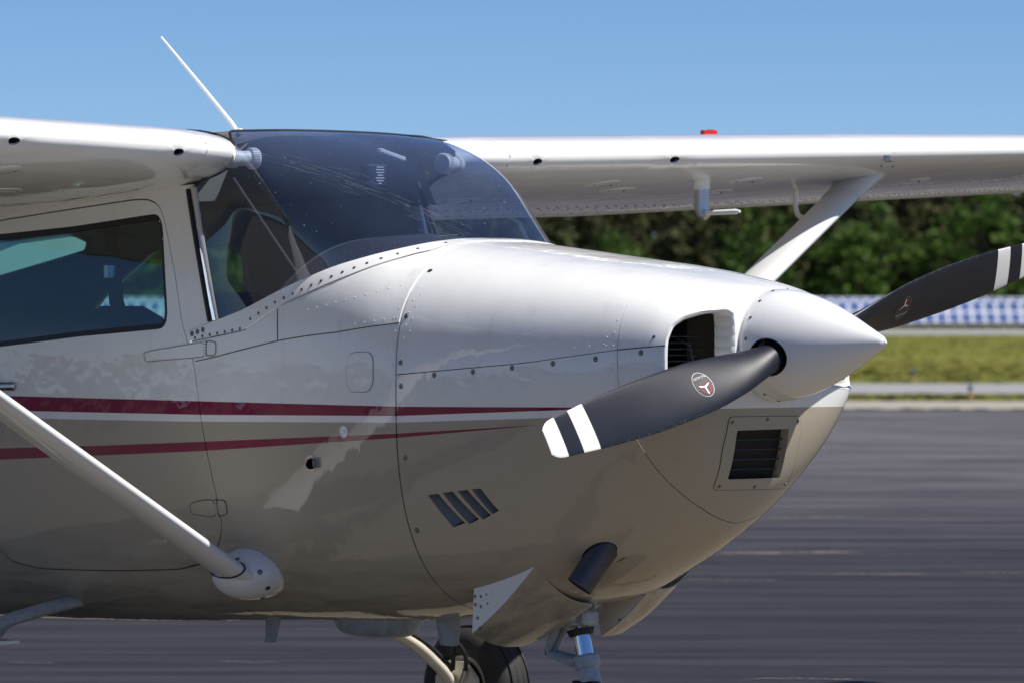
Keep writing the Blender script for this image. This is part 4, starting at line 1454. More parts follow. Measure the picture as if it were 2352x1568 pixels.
for k in range(16):
    v = va + .06 + k * 1.02 / 16
    p = sp_uv([.020], [v])[0]; n = (p - np.array((p[0] - .01, 0, PZ)))
    screw(Vector(p), Vector(n), spn, SCS, rs.uniform(0, 3))

def blade_mat():
    t = NT('propeller_black'); o = t.obj()
    sep = t.n('ShaderNodeSeparateXYZ'); t.l(o, sep.inputs[0])
    r, c = sep.outputs[0], sep.outputs[1]              # local x runs out along the blade, y along the chord
    wear = t.math('MULTIPLY', t.math('SUBTRACT', t.noise(o, 70, 4, .7), .5), .05)
    def band(a, b):
        f1 = t.math('MULTIPLY', t.math('SUBTRACT', r, a), 500, True); f2 = t.math('MULTIPLY', t.math('SUBTRACT', b, r), 500, True)
        return t.math('MULTIPLY', f1, f2)
    n = t.noise(t.scale(o, (2, 9, 1)), 5, 4, .6)
    col_ = t.mix(n, (.009, .011, .018), (.017, .020, .031))
    f = t.math('MAXIMUM', band(.868, .930), band(.985, 1.2))
    # the leading edge strip is worn through the white tips
    edge = t.math('GREATER_THAN', t.math('ADD', c, wear), .074)
    f = t.math('MULTIPLY', f, t.math('SUBTRACT', 1.0, edge))
    col_ = t.mix(f, col_, (.78, .78, .76))
    lead = t.math('MULTIPLY', t.math('SUBTRACT', t.math('ADD', c, wear), .064), 60.0, True)
    nick = t.ramp(t.noise(o, 120, 4, .7), [(.46, 0.0), (.60, 1.0)])
    col_ = t.mix(t.math('MULTIPLY', lead, nick), col_, (.085, .085, .09))
    t.pbr(col_, t.math('ADD', t.math('MULTIPLY', t.noise(o, 9, 4), .12), .34), 0, .0, .2, None, .32)
    return t.m
M['blade'] = blade_mat()
def blade_pt(r):
    chord = float(pchip(np.array([.05, .13, .20, .30, .45, .60, .80, .95, 1.02, 1.041]), np.array([.082, .086, .110, .142, .166, .165, .148, .122, .108, .090]), r))
    thick = float(pchip(np.array([.05, .13, .20, .30, .45, .60, .80, 1.041]), np.array([1.0, .92, .52, .27, .16, .115, .085, .065]), r))
    pitch = R(float(np.interp(r, [.05, .2, .35, .5, .75, 1.04], [52, 47, 38, 30, 22, 16])))
    sweep = float(np.interp(r, [.05, .3, .6, 1.04], [0, .006, .004, -.006]))
    return chord, thick, pitch, sweep
def blade_surf(r, a):
    """a 0 = leading edge, running over the forward face"""
    ch, th, pi_, sw = blade_pt(r)
    c = math.cos(a); s = math.sin(a)
    y = ch * .5 * c + sw; rn = min(1, th)
    z = ch * th * .5 * s * (1 if s > 0 else (.55 + .45 * max(0, (th - .3) / .7))) * (1 - .18 * (1 - rn) * (1 - c) * .5)
    return Vector((r, y * math.cos(pi_) - z * math.sin(pi_), y * math.sin(pi_) + z * math.cos(pi_)))
def make_blade():
    """local frame: x outwards, y towards the leading edge, z forward"""
    rr = list(np.linspace(.05, .30, 14)) + list(np.linspace(.33, 1.0, 26)) + [1.015, 1.026, 1.034, 1.039, 1.041]
    n = 40; vs_ = []; fs = []
    for i, r in enumerate(rr):
        for k in range(n):
            p = blade_surf(r, 2 * math.pi * k / n)
            if r > 1.0:                                # rounded tip corners
                ch, th, pi_, sw = blade_pt(1.0); f = math.sqrt(max(.05, 1 - ((r - 1.0) / .043) ** 2))
                f = .72 + .28 * f
                p.y *= f; p.z *= f
            vs_.append(p)
    for i in range(len(rr) - 1):
        for k in range(n):
            k2 = (k + 1) % n; fs.append((i * n + k, i * n + k2, (i + 1) * n + k2, (i + 1) * n + k))
    fs.append(tuple(range(n))[::-1]); fs.append(tuple((len(rr) - 1) * n + k for k in range(n)))
    return MB().add(vs_, fs).mesh('propeller_blade', M['blade'], True, 50)
blade_me = make_blade()
# maker's badge: navy disc, red ring, white propeller mark, lettering
def face_pt(r, y, lift=.0012):
    ch, th, pi_, sw = blade_pt(r)
    c = max(-1, min(1, (y - sw) / (ch * .5))); p = blade_surf(r, math.acos(c)); q = blade_surf(r, math.acos(c) + .02)
    t2 = blade_surf(r + .01, math.acos(c)) - p; n = (t2).cross(q - p).normalized()
    if n.z < 0: n = -n
    return p + n * lift
BR, BY = .430, .006                                    # badge centre out along the blade and across it
def flat_on_blade(vs2, lift): return [face_pt(BR + x, BY + y, lift) for x, y in vs2]
def disc_pts(r, n=28, sx=1.0): return [(0, 0)] + [(r * math.cos(2 * math.pi * k / n) * sx, r * math.sin(2 * math.pi * k / n)) for k in range(n)]
def badge_meshes():
    out = []
    def polar(r0, r1, m, lift, nm, mat):
        vs2 = []; fs = []
        for i in range(m + 1):
            r = r0 + (r1 - r0) * i / m
            for k in range(32): vs2.append((r * math.cos(2 * math.pi * k / 32) * .82, r * math.sin(2 * math.pi * k / 32)))
        for i in range(m):
            for k in range(32): k2 = (k + 1) % 32; fs.append((i * 32 + k, i * 32 + k2, (i + 1) * 32 + k2, (i + 1) * 32 + k))
        return (nm, MB().add(flat_on_blade(vs2, lift), fs).mesh(nm, mat))
    out.append(polar(.0002, .0395, 5, .0010, 'badge_face', M['navy']))
    out.append(polar(.0395, .0408, 1, .0010, 'badge_rim', M['steel']))
    vs2 = []; fs = []
    for k in range(25):
        a = R(-60) + R(300) * k / 24
        for q in (.0165, .0205): vs2.append((.010 * 0 + q * math.cos(a) * .85, +.011 + q * math.sin(a)))
    for k in range(24): fs.append((2 * k, 2 * k + 1, 2 * k + 3, 2 * k + 2))
    out.append(('badge_ring', MB().add(flat_on_blade(vs2, .0020), fs).mesh('badge_ring', M['redink'])))
    vs2 = []; fs = []
    for a in (90, 200, 340):                           # three-armed white mark
        a = R(a); L = .024; k = len(vs2)
        ex, ey = math.cos(a) * .9, math.sin(a); px_, py_ = -ey, ex
        for s_, w in ((0, .0034), (.75, .0026), (1.0, .0008)):
            vs2 += [(ex * L * s_ + px_ * w, +.010 + ey * L * s_ + py_ * w), (ex * L * s_ - px_ * w, +.010 + ey * L * s_ - py_ * w)]
        fs += [(k, k + 1, k + 3, k + 2), (k + 2, k + 3, k + 5, k + 4)]
    out.append(('badge_mark', MB().add(flat_on_blade(vs2, .0026), fs).mesh('badge_mark', M['ink'])))
    cu_ = bpy.data.curves.new('lettering', 'FONT'); cu_.body = 'McCAULEY'; cu_.size = .0112; cu_.align_x = 'CENTER'; cu_.align_y = 'CENTER'
    to = bpy.data.objects.new('lettering', cu_); col.objects.link(to)
    dg = bpy.context.evaluated_depsgraph_get(); dg.update()
    tm = bpy.data.meshes.new_from_object(to.evaluated_get(dg))
    vs2 = [(v.co.x, v.co.y) for v in tm.vertices]; fs = [tuple(p.vertices) for p in tm.polygons]
    bpy.data.objects.remove(to); bpy.data.curves.remove(cu_)
    return out, (vs2, fs)
badges, letters = badge_meshes()
# the lettering reads upright on the blade that stands up, its foot towards the trailing edge
vs2 = [(x * .92, y * 1.05) for x, y in letters[0]]
badges = [b for b in badges]
lm = MB().add([face_pt(BR - 0 + x, BY - .0 + y, .0026) for x, y in [(p[0], p[1] - .0225) for p in vs2]], letters[1]).mesh('lettering', M['ink'], False)
def place_badge(vsfun): return None
for side in (-1, 1):
    root = bpy.data.objects.new('propeller_blade', blade_me)
    if side < 0: er = Vector((0, -math.cos(BA), -math.sin(BA))); et = Vector((0, math.sin(BA), -math.cos(BA)))
    else: er = Vector((0, math.cos(BA), math.sin(BA))); et = Vector((0, -math.sin(BA), math.cos(BA)))
    fw = Vector((1, 0, 0))
    root.matrix_world = Matrix(((er.x, et.x, fw.x, PX), (er.y, et.y, fw.y, 0), (er.z, et.z, fw.z, PZ), (0, 0, 0, 1)))
    root.scale = (1.04, 1.0, 1.0)
    link(root, plane)
    tag(root, 'dark grey propeller blade with white tip bands pointing to the lower left' if side < 0 else 'black propeller blade with white tip bands pointing up to the right')
    for nm, me in badges:
        link(bpy.data.objects.new(nm, me), root)
    link(bpy.data.objects.new('lettering', lm), root)

# ---- exhaust, cowl flaps
ex = MB(); a = Vector((.512, -.205, .860)); b = Vector((.458, -.296, .712))
ex.tube([a, a.lerp(b, .5), b], [.041, .041, .041], 24, False); ex.tube([b, a.lerp(b, .3)], .0380, 24, False); ex.tube([b, b + (b - a) * .02], [.041, .0395], 24, False)
exo = ex.build('exhaust_pipe', M['exhaust'], plane)
MB().lathe([(.0385, 0), (0, 0)], axis_matrix(a.lerp(b, .55), b - a), 20).build('exhaust_bore', M['dark'], exo)
hp, hn = on_hull(.485, .800)
MB().add([hp - hn * .02 + Vector((.09 * math.cos(t), .05 * math.cos(t) * .2, .06 * math.sin(t) + .02)) + Vector((0, .035, .0)) for t in np.linspace(0, 6.283, 20, False)], [tuple(range(20))]).build('exhaust_recess', M['dark'], exo, False)
for side in (-1, 1):
    f = -side
    y = lambda v: v * f
    A = (.285, y(-.312), .762); B = (.305, y(-.085), .640); C = (.010, y(-.300), .552); D = (.035, y(-.105), .508); E_ = (.020, y(-.302), .690)
    if side > 0: A = (.335, .322, .740); B = (.385, .085, .690); C = (.144, .300, .582); D = (.165, .098, .534); E_ = (.150, .302, .70)
    n = 10; vs_ = []; fs = []
    for i in range(n + 1):
        s = i / n
        for j in range(n + 1):
            t = j / n
            p = Vector(A).lerp(Vector(B), t).lerp(Vector(C).lerp(Vector(D), t), s)
            p.z -= .030 * math.sin(math.pi * t) * (1 - .4 * s) + .012 * math.sin(math.pi * s)
            vs_.append(p)
    for i in range(n):
        for j in range(n): k = i * (n + 1) + j; fs.append((k, k + 1, k + n + 2, k + n + 1))
    m = len(vs_); vs_ += [Vector(p) + Vector((0, 0, .004)) for p in vs_]; fs += [tuple(q + m for q in g[::-1]) for g in fs]
    rim = [i * (n + 1) for i in range(n + 1)] + [n * (n + 1) + j for j in range(1, n + 1)] + [i * (n + 1) + n for i in range(n - 1, -1, -1)] + [j for j in range(n - 1, 0, -1)]
    fs += [(rim[i], rim[(i + 1) % len(rim)], rim[(i + 1) % len(rim)] + m, rim[i] + m) for i in range(len(rim))]
    cf = MB().add(vs_, fs).build('cowl_flap', M['paint'], plane, sharp=40)
    ew = []
    for i in range(n + 1):
        s = i / n
        lo = Vector(vs_[i * (n + 1)]); hi = Vector(A).lerp(Vector(E_), s)
        ew += [lo, hi]
    MB().add(ew, [(2 * i, 2 * i + 1, 2 * i + 3, 2 * i + 2) for i in range(n)]).build('flap_side_plate', M['strutpaint'], cf)
    iw = [Vector(B), Vector(B) + Vector((-.02, 0, .03)), Vector(D), Vector(D) + Vector((-.02, 0, .085))]
    MB().add(iw, [(0, 1, 3, 2)]).build('flap_side_plate', M['cream'], cf)
    for (sx, sz) in [(.05, .665), (.075, .672), (.10, .678), (.05, .635), (.08, .645), (.035, .60), (.025, .665), (.026, .64), (.045, .57)]:
        screw((sx, y(-.3025) , sz), (0, -f, 0), cf, SCS)

# ---- undercarriage
ng = MB().tube([(.135, 0, .70), (.165, 0, .60)], [.040, .040], 20).build('nose_gear_strut', M['gearpaint'], plane)
ux_ = (Vector((.27, 0, .18)) - Vector((.135, 0, .70))).normalized()
def gp(d, dx=0, dy=0): return Vector((.135, 0, .70)) + ux_ * d + Vector((dx, dy, 0))
MB().tube([gp(.07), gp(.085), gp(.12), gp(.135)], [.050, .056, .056, .048], 24).build('upper_collar', M['gearpaint'], ng)
MB().box(gp(.105, .045, -.01), (.05, .07, .045), bevel=.008).build('steering_arm', M['gearpaint'], ng)
MB().tube([gp(.02, .03, -.03), gp(.10, .05, -.045)], .010, 10).build('steering_rod', M['steel'], ng)
MB().tube([gp(.03, -.03, .035), gp(.12, -.05, .04), gp(.20, -.045, .02)], .0055, 8).build('hydraulic_line', M['black'], ng)
MB().tube([gp(.145), gp(.165)], [.043, .036], 20).build('collar_band', M['black'], ng)
MB().tube([gp(.13), gp(.24)], .0265, 24).build('oleo_piston', M['chrome'], ng)
MB().tube([gp(.225), gp(.232), gp(.262), gp(.268)], [.036, .041, .041, .034], 24).build('lower_collar', M['gearpaint'], ng)
MB().tube([gp(.262), gp(.33), gp(.36)], [.033, .035, .046], 20).build('strut_tube', M['gearpaint'], ng)
kn = gp(.222, -.135, -.015)
for dy in (-.022, .022):
    MB().tube([gp(.115, -.045, dy), gp(.118, -.062, dy), kn + Vector((0, dy * .6, 0))], [.023, .021, .014], 12, flat=.75).build('torque_link', M['gearpaint'], ng)
    MB().tube([gp(.248, -.035, dy), kn + Vector((0, dy * .6, 0))], [.018, .012], 12, flat=.7).build('torque_link', M['gearpaint'], ng)
MB().tube([kn + Vector((0, -.03, 0)), kn + Vector((0, .03, 0))], .010, 12).build('link_bolt', M['steel'], ng)
MB().tube([gp(.115, -.045, -.035), gp(.115, -.045, .035)], .012, 12).build('link_bolt', M['steel'], ng)
MB().tube([gp(.248, -.035, -.035), gp(.248, -.035, .035)], .012, 12).build('link_bolt', M['steel'], ng)
MB().tube([gp(.095, .035, -.05), gp(.095, .035, -.02)], .012, 10).build('steering_bolt', M['steel'], ng)
MB().tube([gp(.315, -.04, -.03), gp(.315, .055, -.02)], .012, 10).build('tow_pin', M['black'], ng)
for dy in (-.075, .075):
    MB().tube([gp(.352, 0, 0), gp(.36, 0, dy * .8), gp(.40, 0, dy), gp(.537, 0, dy)], [.034, .030, .024, .022], 12).build('fork_arm', M['gearpaint'], ng)
def wheel(name, c, r, w, parent, side):
    ax = Matrix.Translation(c) @ Matrix.Rotation(R(90), 4, 'X')
    t = MB(); pr = []
    for k in range(15):
        a = math.pi * k / 14
        pr.append((r - .42 * r * (1 - math.sin(a) ** .55), -w / 2 * math.cos(a)))
    t.lathe([(r * .5, -w * .36)] + pr + [(r * .5, w * .36)], ax, 48)
    o = t.build(name, M['tyre'], parent)
    for g in (-.24, -.08, .08, .24):
        MB().lathe([(r * 1.001, g * w - .0022), (r * 1.0045, g * w), (r * 1.001, g * w + .0022)], ax, 48).build('tread_groove', M['black'], o)
    MB().lathe([(0, -w * .30), (r * .40, -w * .30), (r * .46, -w * .40), (r * .56, -w * .42), (r * .56, w * .42), (r * .46, w * .40), (r * .40, w * .3), (0, w * .3)], ax, 36).build('wheel_rim', M['gearcream'], o)
    return o
wheel('nose_wheel', (.275, 0, .192), .18, .13, ng, 0)
for side in (-1, 1):
    pts = crom([(-1.76, side * .20, .60), (-1.755, side * .42, .575), (-1.72, side * .75, .515), (-1.665, side * 1.02, .415), (-1.64, side * 1.17, .305), (-1.635, side * 1.23, .235)], 5)
    leg = MB().tube(pts, [.031 - .007 * i / len(pts) for i in range(len(pts))], 16, flat=.72, up=(1, 0, 0)).build('main_gear_leg', M['gearcream'] if side > 0 else M['gearpaint'], plane)
    tag(leg, 'near main gear leg at the lower left' if side < 0 else 'far main gear leg with its wheel behind the nose gear')
    wheel('main_wheel', (-1.62, side * 1.33, .229), .217, .165, leg, side)
    bp_ = MB(); c = Vector((-1.62, side * 1.225, .229))
    n8 = [(math.cos(R(22.5 + 45 * k)) * .105, math.sin(R(22.5 + 45 * k)) * .105) for k in range(8)]
    bp_.add([c + Vector((x, 0, z)) for x, z in n8] + [c + Vector((x, side * .02, z)) for x, z in n8], [tuple(range(8)), tuple(range(15, 7, -1))] + [(k, (k + 1) % 8, 8 + (k + 1) % 8, 8 + k) for k in range(8)])
    bo = bp_.build('brake_plate', M['gearcream'], leg, sharp=30)
    for k in range(4):
        a = R(45 + 90 * k); screw(c + Vector((math.cos(a) * .075, -side * .001, math.sin(a) * .075)), (0, -side, 0), leg, SCR)
    br = [Vector(p) + Vector((.045, 0, .012)) for p in pts[12:22]]
    br += [Vector((-1.56, side * 1.16, .40)), Vector((-1.545, side * 1.20, .35)), Vector((-1.56, side * 1.215, .29))]
    MB().tube([tuple(p) for p in crom([tuple(p) for p in br], 3)], .008, 8).build('brake_hose', M['black'], leg)
    MB().tube([(-1.56, side * 1.215, .30), (-1.585, side * 1.22, .255)], .012, 10).build('hose_fitting', M['alu'], leg)
# entry step under the near door
st_ = MB().tube([(-1.775, -.60, .535), (-1.765, -.66, .49), (-1.76, -.70, .475)], .008, 10).build('entry_step', M['gearpaint'], plane)
MB().box((-1.755, -.72, .470), (.20, .10, .014), bevel=.004).build('step_plate', M['white'], st_)

# ---- belly: drain masts, antenna, gear fairing
def mast(name, c, L, W, h, rake, mat):
    vs_ = []; fs = []; n = 16
    for k, (t, s) in enumerate(((0, 1.0), (.5, .86), (.97, .70), (1.0, .62))):
        for i in range(n):
            a = 2 * math.pi * i / n; ca = math.cos(a)
            vs_.append((c[0] - rake * t + L * .5 * s * (ca if ca > 0 else ca * 1.0), c[1] + W * .5 * s * math.sin(a), c[2] - h * t))
    for k in range(3):
        for i in range(n): j = (i + 1) % n; fs.append((k * n + i, k * n + j, (k + 1) * n + j, (k + 1) * n + i))
    fs.append(tuple(3 * n + i for i in range(n)))
    return MB().add(vs_, fs).build(name, mat, plane)
mast('belly_antenna', (-1.195, .0, .56), .075, .020, .10, .02, M['gearpaint'])
mast('drain_mast', (-.40, .0, .60), .115, .034, .115, -.004, M['gearpaint'])
bf = MB(); vs_ = []; fs = []
for j in range(7):
    b = math.pi / 2 * j / 6
    for k in range(24):
        a = 2 * math.pi * k / 24
        vs_.append((-.735 + .175 * math.cos(a) * math.cos(b) ** .35, .02 + .10 * math.sin(a) * math.cos(b) ** .35, .560 - .062 * math.sin(b)))
for j in range(6):
    for k in range(24): k2 = (k + 1) % 24; fs.append((j * 24 + k, j * 24 + k2, (j + 1) * 24 + k2, (j + 1) * 24 + k))
bf.add(vs_, fs).build('belly_fairing', M['gearpaint'], plane)

# ---- things on roof and wings
wa = MB().tube([(-1.365, 0, 2.085), (-1.40, 0, 2.125), (-1.55, 0, 2.253), (-1.742, 0, 2.413)], [.010, .0075, .006, .0042], 10).build('whip_antenna', M['white'], plane)
MB().lathe([(.034, 0), (.030, .006), (.012, .012), (.008, .02)], axis_matrix((-1.36, 0, 2.086), (0, 0, 1)), 20).build('antenna_base', M['white'], wa)
# pitot mast under the far wing
p, n = on_wing(1.735, .10, False, 1)
pt = MB().tube([p + Vector((0, 0, .03)), p + Vector((0, 0, -.035))], [.030, .026], 16, flat=.6).build('pitot_mast', M['white'], W_p)
MB().tube([p + Vector((.0, 0, -.034)), p + Vector((0, 0, -.10)), p + Vector((.006, 0, -.118)), p + Vector((.022, 0, -.126))], [.0255, .0255, .024, .016], 16, flat=.7).build('pitot_boot', M['alu'], pt)
MB().tube([p + Vector((.02, 0, -.113)), p + Vector((.155, 0, -.110)), p + Vector((.175, 0, -.1095))], [.0085, .0095, .004], 12).build('pitot_tube', M['white'], pt)
p, n = on_wing(2.62, .33, False, 1)
MB().tube(crom([p, p + Vector((0, 0, -.05)), p + Vector((.012, 0, -.085)), p + Vector((.045, 0, -.10))], 4), .009, 10).build('fuel_vent', M['white'], W_p)
p, n = on_wing(2.50, .004, False, 1)
sv = MB().box(p + Vector((.004, 0, 0)), (.004, .026, .020), bevel=.001).build('stall_warning_plate', M['steel'], W_p)
MB().box(p + Vector((.016, 0, -.012)), (.03, .016, .003)).build('stall_vane', M['steel'], sv)
for dx, dz in ((-.035, .022), (.035, .022), (-.03, -.028), (.028, -.028)):
    screw(p + Vector((.004, dx, dz)), (1, 0, .1), sv, SCS)
p, n = on_wing(1.92, .20, True, 1)
fc = MB().lathe([(.055, 0), (.055, .006), (.05, .012), (.0, .012)], axis_matrix(p - n * .013, n), 28).build('fuel_cap', M['white'], W_p)
MB().box(p + n * .005, (.020, .070, .016), bevel=.003).build('cap_handle', M['red'], fc)
MB().box(p + n * .006 + Vector((-.01, .022, .0)), (.03, .022, .020), bevel=.003).build('cap_handle', M['red'], fc)
# round inspection covers under the wings
for side, w in ((-1, W_s), (1, W_p)):
    for u, xc in ((1.30, .13), (1.52, .22), (2.0, .13), (2.15, .30), (3.0, .2), (3.6, .2), (1.0, .35)):
        p, n = on_wing(u, xc, False, side)
        MB().lathe([(.064, -.001), (.064, .0012), (.062, .0016), (.0, .0016)], axis_matrix(p, n), 32).build('inspection_cover', M['wingpaint'], w)
        for k in range(2):
            t = axis_matrix(p, n) @ Vector((.05 * (1 - 2 * k), 0, .0016)); screw(t, n, w, SCS)

# ---- rivets: too small to pick apart, one part for each run
def dome(mb, p, n, r, h):
    Mx = axis_matrix(p, n); k = len(mb.v)
    vs_ = []
    for q, z in ((r, -.0002), (r * .7, h * .75)):
        for i in range(6): vs_.append(Mx @ Vector((q * math.cos(i * math.pi / 3), q * math.sin(i * math.pi / 3), z)))
    vs_.append(Mx @ Vector((0, 0, h)))
    fs = [(i, (i + 1) % 6, 6 + (i + 1) % 6, 6 + i) for i in range(6)] + [(6 + i, 6 + (i + 1) % 6, 12) for i in range(6)]
    mb.add(vs_, fs)
def rivet_runs(runs, parent, mat, lift=.0, r=.0026, h=.0012):
    mb = MB()
    for pts, step in runs:
        P = dense(pts, .01, False); d = 0; last = None
        for x, z in P:
            if last is None or math.hypot(x - last[0], z - last[1]) >= step:
                p, n = on_hull(x, z); dome(mb, p + n * lift, n, r, h); last = (x, z)
    o = mb.build('rivets', mat, parent)
    o['kind'] = 'stuff'
    return o
rivet_runs([([(-1.8, .66), (-1.2, .675), (-.92, .70)], .034), ([(-1.78, .64), (-1.1, .652), (-.9, .66)], .034),
            ([(-.72, .690), (-.45, .715), (-.12, .775)], .045), ([(-.72, .665), (-.4, .69), (-.12, .742)], .05), ([(-.15, .80), (-.115, 1.0), (-.115, 1.30)], .05),
            ([(-.115, 1.30), (-.115, 1.46)], .03), ([(-.135, 1.40), (-.135, 1.47)], .03), ([(-.86, .9), (-.95, 1.2), (-.97, 1.33)], .06)], skin_s, M['paint'])
rivet_runs([([(-.60, 1.505), (-.45, 1.53), (-.30, 1.56), (-.13, 1.60)], .034), ([(-.55, 1.452), (-.3, 1.478), (-.12, 1.50)], .032), ([(-.118, 1.50), (-.12, 1.67)], .026)], panel_a, M['paint'], .0022)
rivet_runs([([(-1.98, 1.82), (-1.3, 1.852)], .05), ([(-1.22, 1.84), (-1.185, 1.80), (-1.08, 1.50), (-1.045, 1.42)], .05), ([(-1.9, 1.36), (-1.25, 1.36)], .06),
            ([(-1.9, .74), (-1.2, .75), (-1.0, .80)], .05), ([(-1.8, .99), (-1.2, .99)], .08)], door_o, M['paint'])
rivet_runs([([(-.075, 1.44), (-.075, 1.60)], .03), ([(-.055, 1.46), (-.055, 1.58)], .035), ([(.2, 1.372), (.70, 1.425)], .04), ([(.725, 1.42), (.724, 1.54)], .03), ([(.70, 1.42), (.70, 1.46)], .02)], cowl_up, M['paint'])
mbw = MB()
for side, w in ((-1, W_s), (1, W_p)):
    mbw = MB()
    for u0, u1, xc, step in ((.7, 2.95, .685, .05), (.7, 2.95, .66, .05), (.7, 4.4, .30, .06), (3.0, 4.6, .72, .05), (3.0, 4.6, .78, .05), (.7, 2.9, .76, .07), (.7, 2.9, .92, .07)):
        for u in np.arange(u0, u1, step):
            p, n = on_wing(float(u), xc, False, side); dome(mbw, p, n, .0036, .0022)
    o = mbw.build('rivets', M['interior'], w); o['kind'] = 'stuff'

# ---- screws of cowling, fairing, plates
for x, z in [(-.082, 1.640), (-.082, 1.504), (-.082, 1.366)]:
    p, n = on_hull(x, z); screw(p, n, cowl_up, None, rs.uniform(0, 3))
for x, z in [(-.079, 1.296), (.056, 1.330), (.208, 1.341), (.359, 1.354), (.512, 1.367), (.665, 1.381), (-.070, 1.083), (-.072, .864)]:
    p, n = on_hull(x, z); screw(p, n, cowl_lo, None, rs.uniform(0, 3))
for x, z in [(.822, 1.400), (.860, 1.445)]:
    p, n = on_hull(x, z); screw(p, n, nose, SCR if x < .83 else SCS)
for y, z in [(.03, 1.545), (.075, 1.54), (.12, 1.535)]:
    q = yz(y, z); 
fl = dense([p for p in fair_low[4:]], .001, False); last = None
for x, z in fl:
    zz = z + .017; xx = x + .004
    if last is None or math.hypot(xx - last[0], zz - last[1]) > .037:
        p, n = on_hull(xx - .012, zz); screw(p + n * .0035, n, fairing, SCS, rs.uniform(0, 3)); last = (xx, zz)
for k in range(7):
    p, n = on_hull(-.985 + k * .034, 1.437 + k * .0045); screw(p + n * .0035, n, fairing, SCS, rs.uniform(0, 3))
for k, (x, z) in enumerate([(-1.0, 1.449), (-.975, 1.455), (-.95, 1.461)]):
    p, n = on_hull(x, z); screw(p + n * .0035, n, fairing, SCR, rs.uniform(0, 3))
for y, z in [(-.176, 1.198), (-.03, 1.205), (.104, 1.198), (-.150, 1.010), (-.02, 1.006), (.125, 1.012)]:
    p = chin(y, z); q = chin(y, z + .01); r_ = chin(y + .01, z); n = (r_ - p); n = np.cross(n, q - p); n = n if n[0] > 0 else -n
    screw(Vector(p) + Vector((.003, 0, 0)), Vector(n), pl, SCS)
for fo, lst in STRUT_SCREWS:
    for p, n in lst: screw(p, n, fo, SCR)
# drain cap and breather on the side panel
p, n = on_hull(-.323, 1.157)
MB().lathe([(.019, -.001), (.019, .003), (.016, .005), (.0155, .003), (.006, .003), (.005, .006), (0, .006)], axis_matrix(p, n), 24).build('round_cap', M['white'], skin_s)
p, n = on_hull(-.471, 1.059)
tb = MB().lathe([(.025, -.001), (.025, .002), (.0, .002)], axis_matrix(p, n), 24).build('breather_flange', M['cream'], skin_s)
d = (n + Vector((.95, 0, 0))).normalized()
MB().tube([p - d * .01, p + d * .030], .0165, 20, False).tube([p + d * .030, p - d * .005], .0145, 20, False).build('breather_tube', M['alu'], tb)
MB().lathe([(.0146, 0), (0, 0)], axis_matrix(p + d * .006, d), 20).build('breather_bore', M['dark'], tb)
# small red lamp in the far chin
q = chin(.295, 1.335)
MB().lathe([(.019, -.004), (.018, .003), (.010, .008), (0, .009)], axis_matrix(Vector(q), (1, .25, 0)), 20).build('nose_lamp', M['redlens'], nose)

# ---- cabin
cab = MB()
lin_out = [uv(*p) for p in [(-3.6, 1.0), (-1.0, 1.0), (-.96, 1.45), (-1.0, 1.62), (-1.05, 1.90), (-1.6, 1.88), (-3.6, 1.80)]]
tmp = patch('cabin_lining', hull, lin_out, [pw1, pw2], .06, M['interior'], None, ref=hull_ref, gap=0, lift=-.035, skirt=0)
mirrored(tmp, plane); me_ = tmp.data; bpy.data.objects.remove(tmp); bpy.data.meshes.remove(me_)
patch('cabin_lining', hull, lin_out, [offset(dense(win, .03), -.012)], .06, M['interior'], plane, ref=hull_ref, gap=0, lift=-.04, skirt=0)
# window trims of the far side
for lp in (pw1, pw2):
    X = hull([p[0] for p in dense(lp, .03)], [p[1] for p in dense(lp, .03)]); X[:, 1] = -X[:, 1] - .035
    MB().tube([tuple(p) for p in X] + [tuple(X[0])], .011, 8, False).build('window_trim', M['trim'], skin_p)
hd = MB(); vs_ = []; fs = []
for i, x in enumerate(np.linspace(-.945, -3.6, 12)):
    zc_ = 2.070 - .10 * min(1, i / 3) - .06 * i / 11
    for j, y in enumerate(np.linspace(-.478, .478, 15)): vs_.append((x, y, zc_ - (zc_ - 1.86) * (abs(y) / .478) ** 6))
for i in range(11):
    for j in range(14): fs.append((i * 15 + j, i * 15 + j + 1, (i + 1) * 15 + j + 1, (i + 1) * 15 + j))
hd.add(vs_, fs).build('headliner', M['interior'], plane)
MB().box((-2.3, 0, .80), (2.4, .76, .02)).build('cabin_floor', M['interior'], plane)
MB().box((-3.4, 0, 1.35), (.03, .70, .80)).build('rear_bulkhead', M['interior'], plane)
fwp = hull([s_of(-.115)] * 61, np.linspace(-90, 90, 61) * KV) * np.array((1, .97, 1)) + np.array((0, 0, 0))
fwp[:, 2] = 1.17 + (fwp[:, 2] - 1.17) * .975
MB().add([tuple(p) for p in fwp] + [(p[0], -p[1], p[2]) for p in fwp[::-1]], [tuple(range(122))]).build('firewall', M['dark'], plane, False)
# glareshield and instrument panel
vs_ = []; fs = []; n, m = 30, 12
for i in range(n + 1):
    y = -.47 + .94 * i / n
    for j in range(m + 1):
        t = j / m
        xf = -.205 - .42 * (abs(y) / .47) ** 2.6; xb = -.645 - .03 * (abs(y) / .47) ** 2
        xf = max(xf, xb + .02)
        zt_ = 1.700 + .058 * math.sin(math.pi * min(1, t * .75)) - .17 * (abs(y) / .47) ** 3.0 - .015 * (abs(y) / .47)
        vs_.append((xf + (xb - xf) * t, y, zt_))
for i in range(n):
    for j in range(m): k = i * (m + 1) + j; fs.append((k, k + 1, k + m + 2, k + m + 1))
gs = MB().add(vs_, fs).build('glareshield', M['glare'], plane)
lipc = [Vector(vs_[i * (m + 1) + m]) for i in range(n + 1)]
MB().tube(lipc, .011, 8).build('glareshield_lip', M['black'], gs)
vs2 = []; fs = []
for p in lipc: vs2 += [p + Vector((.02, 0, -.01)), p + Vector((.05, 0, -.45))]
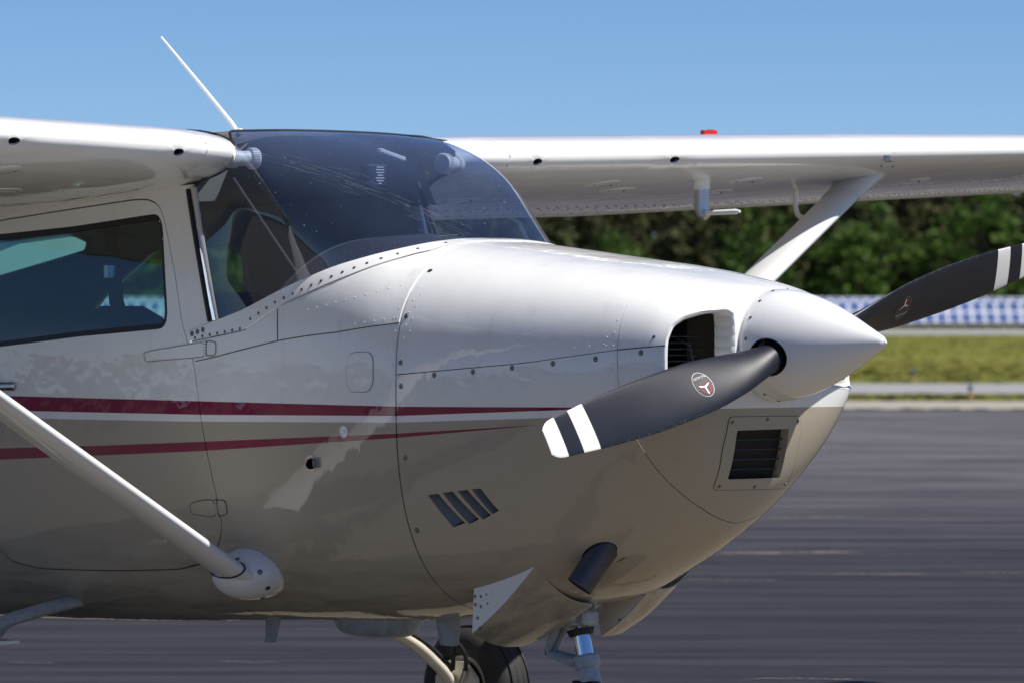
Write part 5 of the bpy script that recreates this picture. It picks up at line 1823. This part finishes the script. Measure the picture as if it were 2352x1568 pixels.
MB().add(vs2, [(2 * i, 2 * i + 2, 2 * i + 3, 2 * i + 1) for i in range(n)]).build('instrument_panel', M['card'], plane)
# seats
def seat(y, x0, top_):
    vs_ = []; fs = []; nu_, nv_ = 20, 16
    for i in range(nv_ + 1):
        t = i / nv_
        z = .98 + top_ * t; x = x0 - .13 * t
        hw = .235 * (1 - .55 * max(0, (t - .62) / .38) ** 2.2); th = .065 * (1 - .5 * max(0, (t - .8) / .2) ** 2)
        if t == 1: hw *= .75
        for k in range(nu_):
            a = 2 * math.pi * k / nu_; ca, sa = math.cos(a), math.sin(a)
            vs_.append((x + th * abs(sa) ** .8 * (1 if sa > 0 else -1), y + hw * abs(ca) ** .45 * (1 if ca > 0 else -1), z))
    for i in range(nv_):
        for k in range(nu_): k2 = (k + 1) % nu_; fs.append((i * nu_ + k, i * nu_ + k2, (i + 1) * nu_ + k2, (i + 1) * nu_ + k))
    fs.append(tuple(nv_ * nu_ + k for k in range(nu_)))
    s = MB().add(vs_, fs).build('seat_back', M['seat'], plane)
    MB().box((x0 + .20, y, .96), (.44, .46, .13), bevel=.05).build('seat_cushion', M['seat'], s)
    return s
seat(-.25, -1.52, .555); s2 = seat(.25, -1.52, .60)
for y in (-.27, .27): seat(y, -2.38, .42)
MB().tube([(-1.60, -.33, 1.96), (-1.60, -.335, 1.75), (-1.585, -.33, 1.55), (-1.555, -.30, 1.40)], [.03, .03, .03, .03], 4, flat=.09, up=(1, .2, 0)).build('shoulder_belt', M['strap'], plane)
MB().box((-1.59, -.345, 1.645), (.018, .06, .05), bevel=.008).build('belt_buckle', M['alu'], plane)
# diagonal brace tubes, compass card and lamp behind the windshield
for side in (-1, 1):
    MB().tube([(-.95, side * .40, 1.93), (-.70, side * .33, 1.60)], .0075, 10).build('cabin_brace', M['brace'], plane)
cc = MB().box((-.80, .06, 1.945), (.05, .085, .075), bevel=.008).build('compass', M['card'], plane)
for k in range(7):
    w = (.030, .036, .034, .024, .036, .030, .012)[k]
    MB().box((-.7745, .066, 1.972 - k * .0085), (.001, w, .0028)).build('placard_line', M['ink'], cc)
MB().box((-.78, .12, 2.012), (.02, .115, .014), Matrix.Rotation(R(-14), 3, 'X'), bevel=.003).build('cabin_lamp', M['ink'], plane)
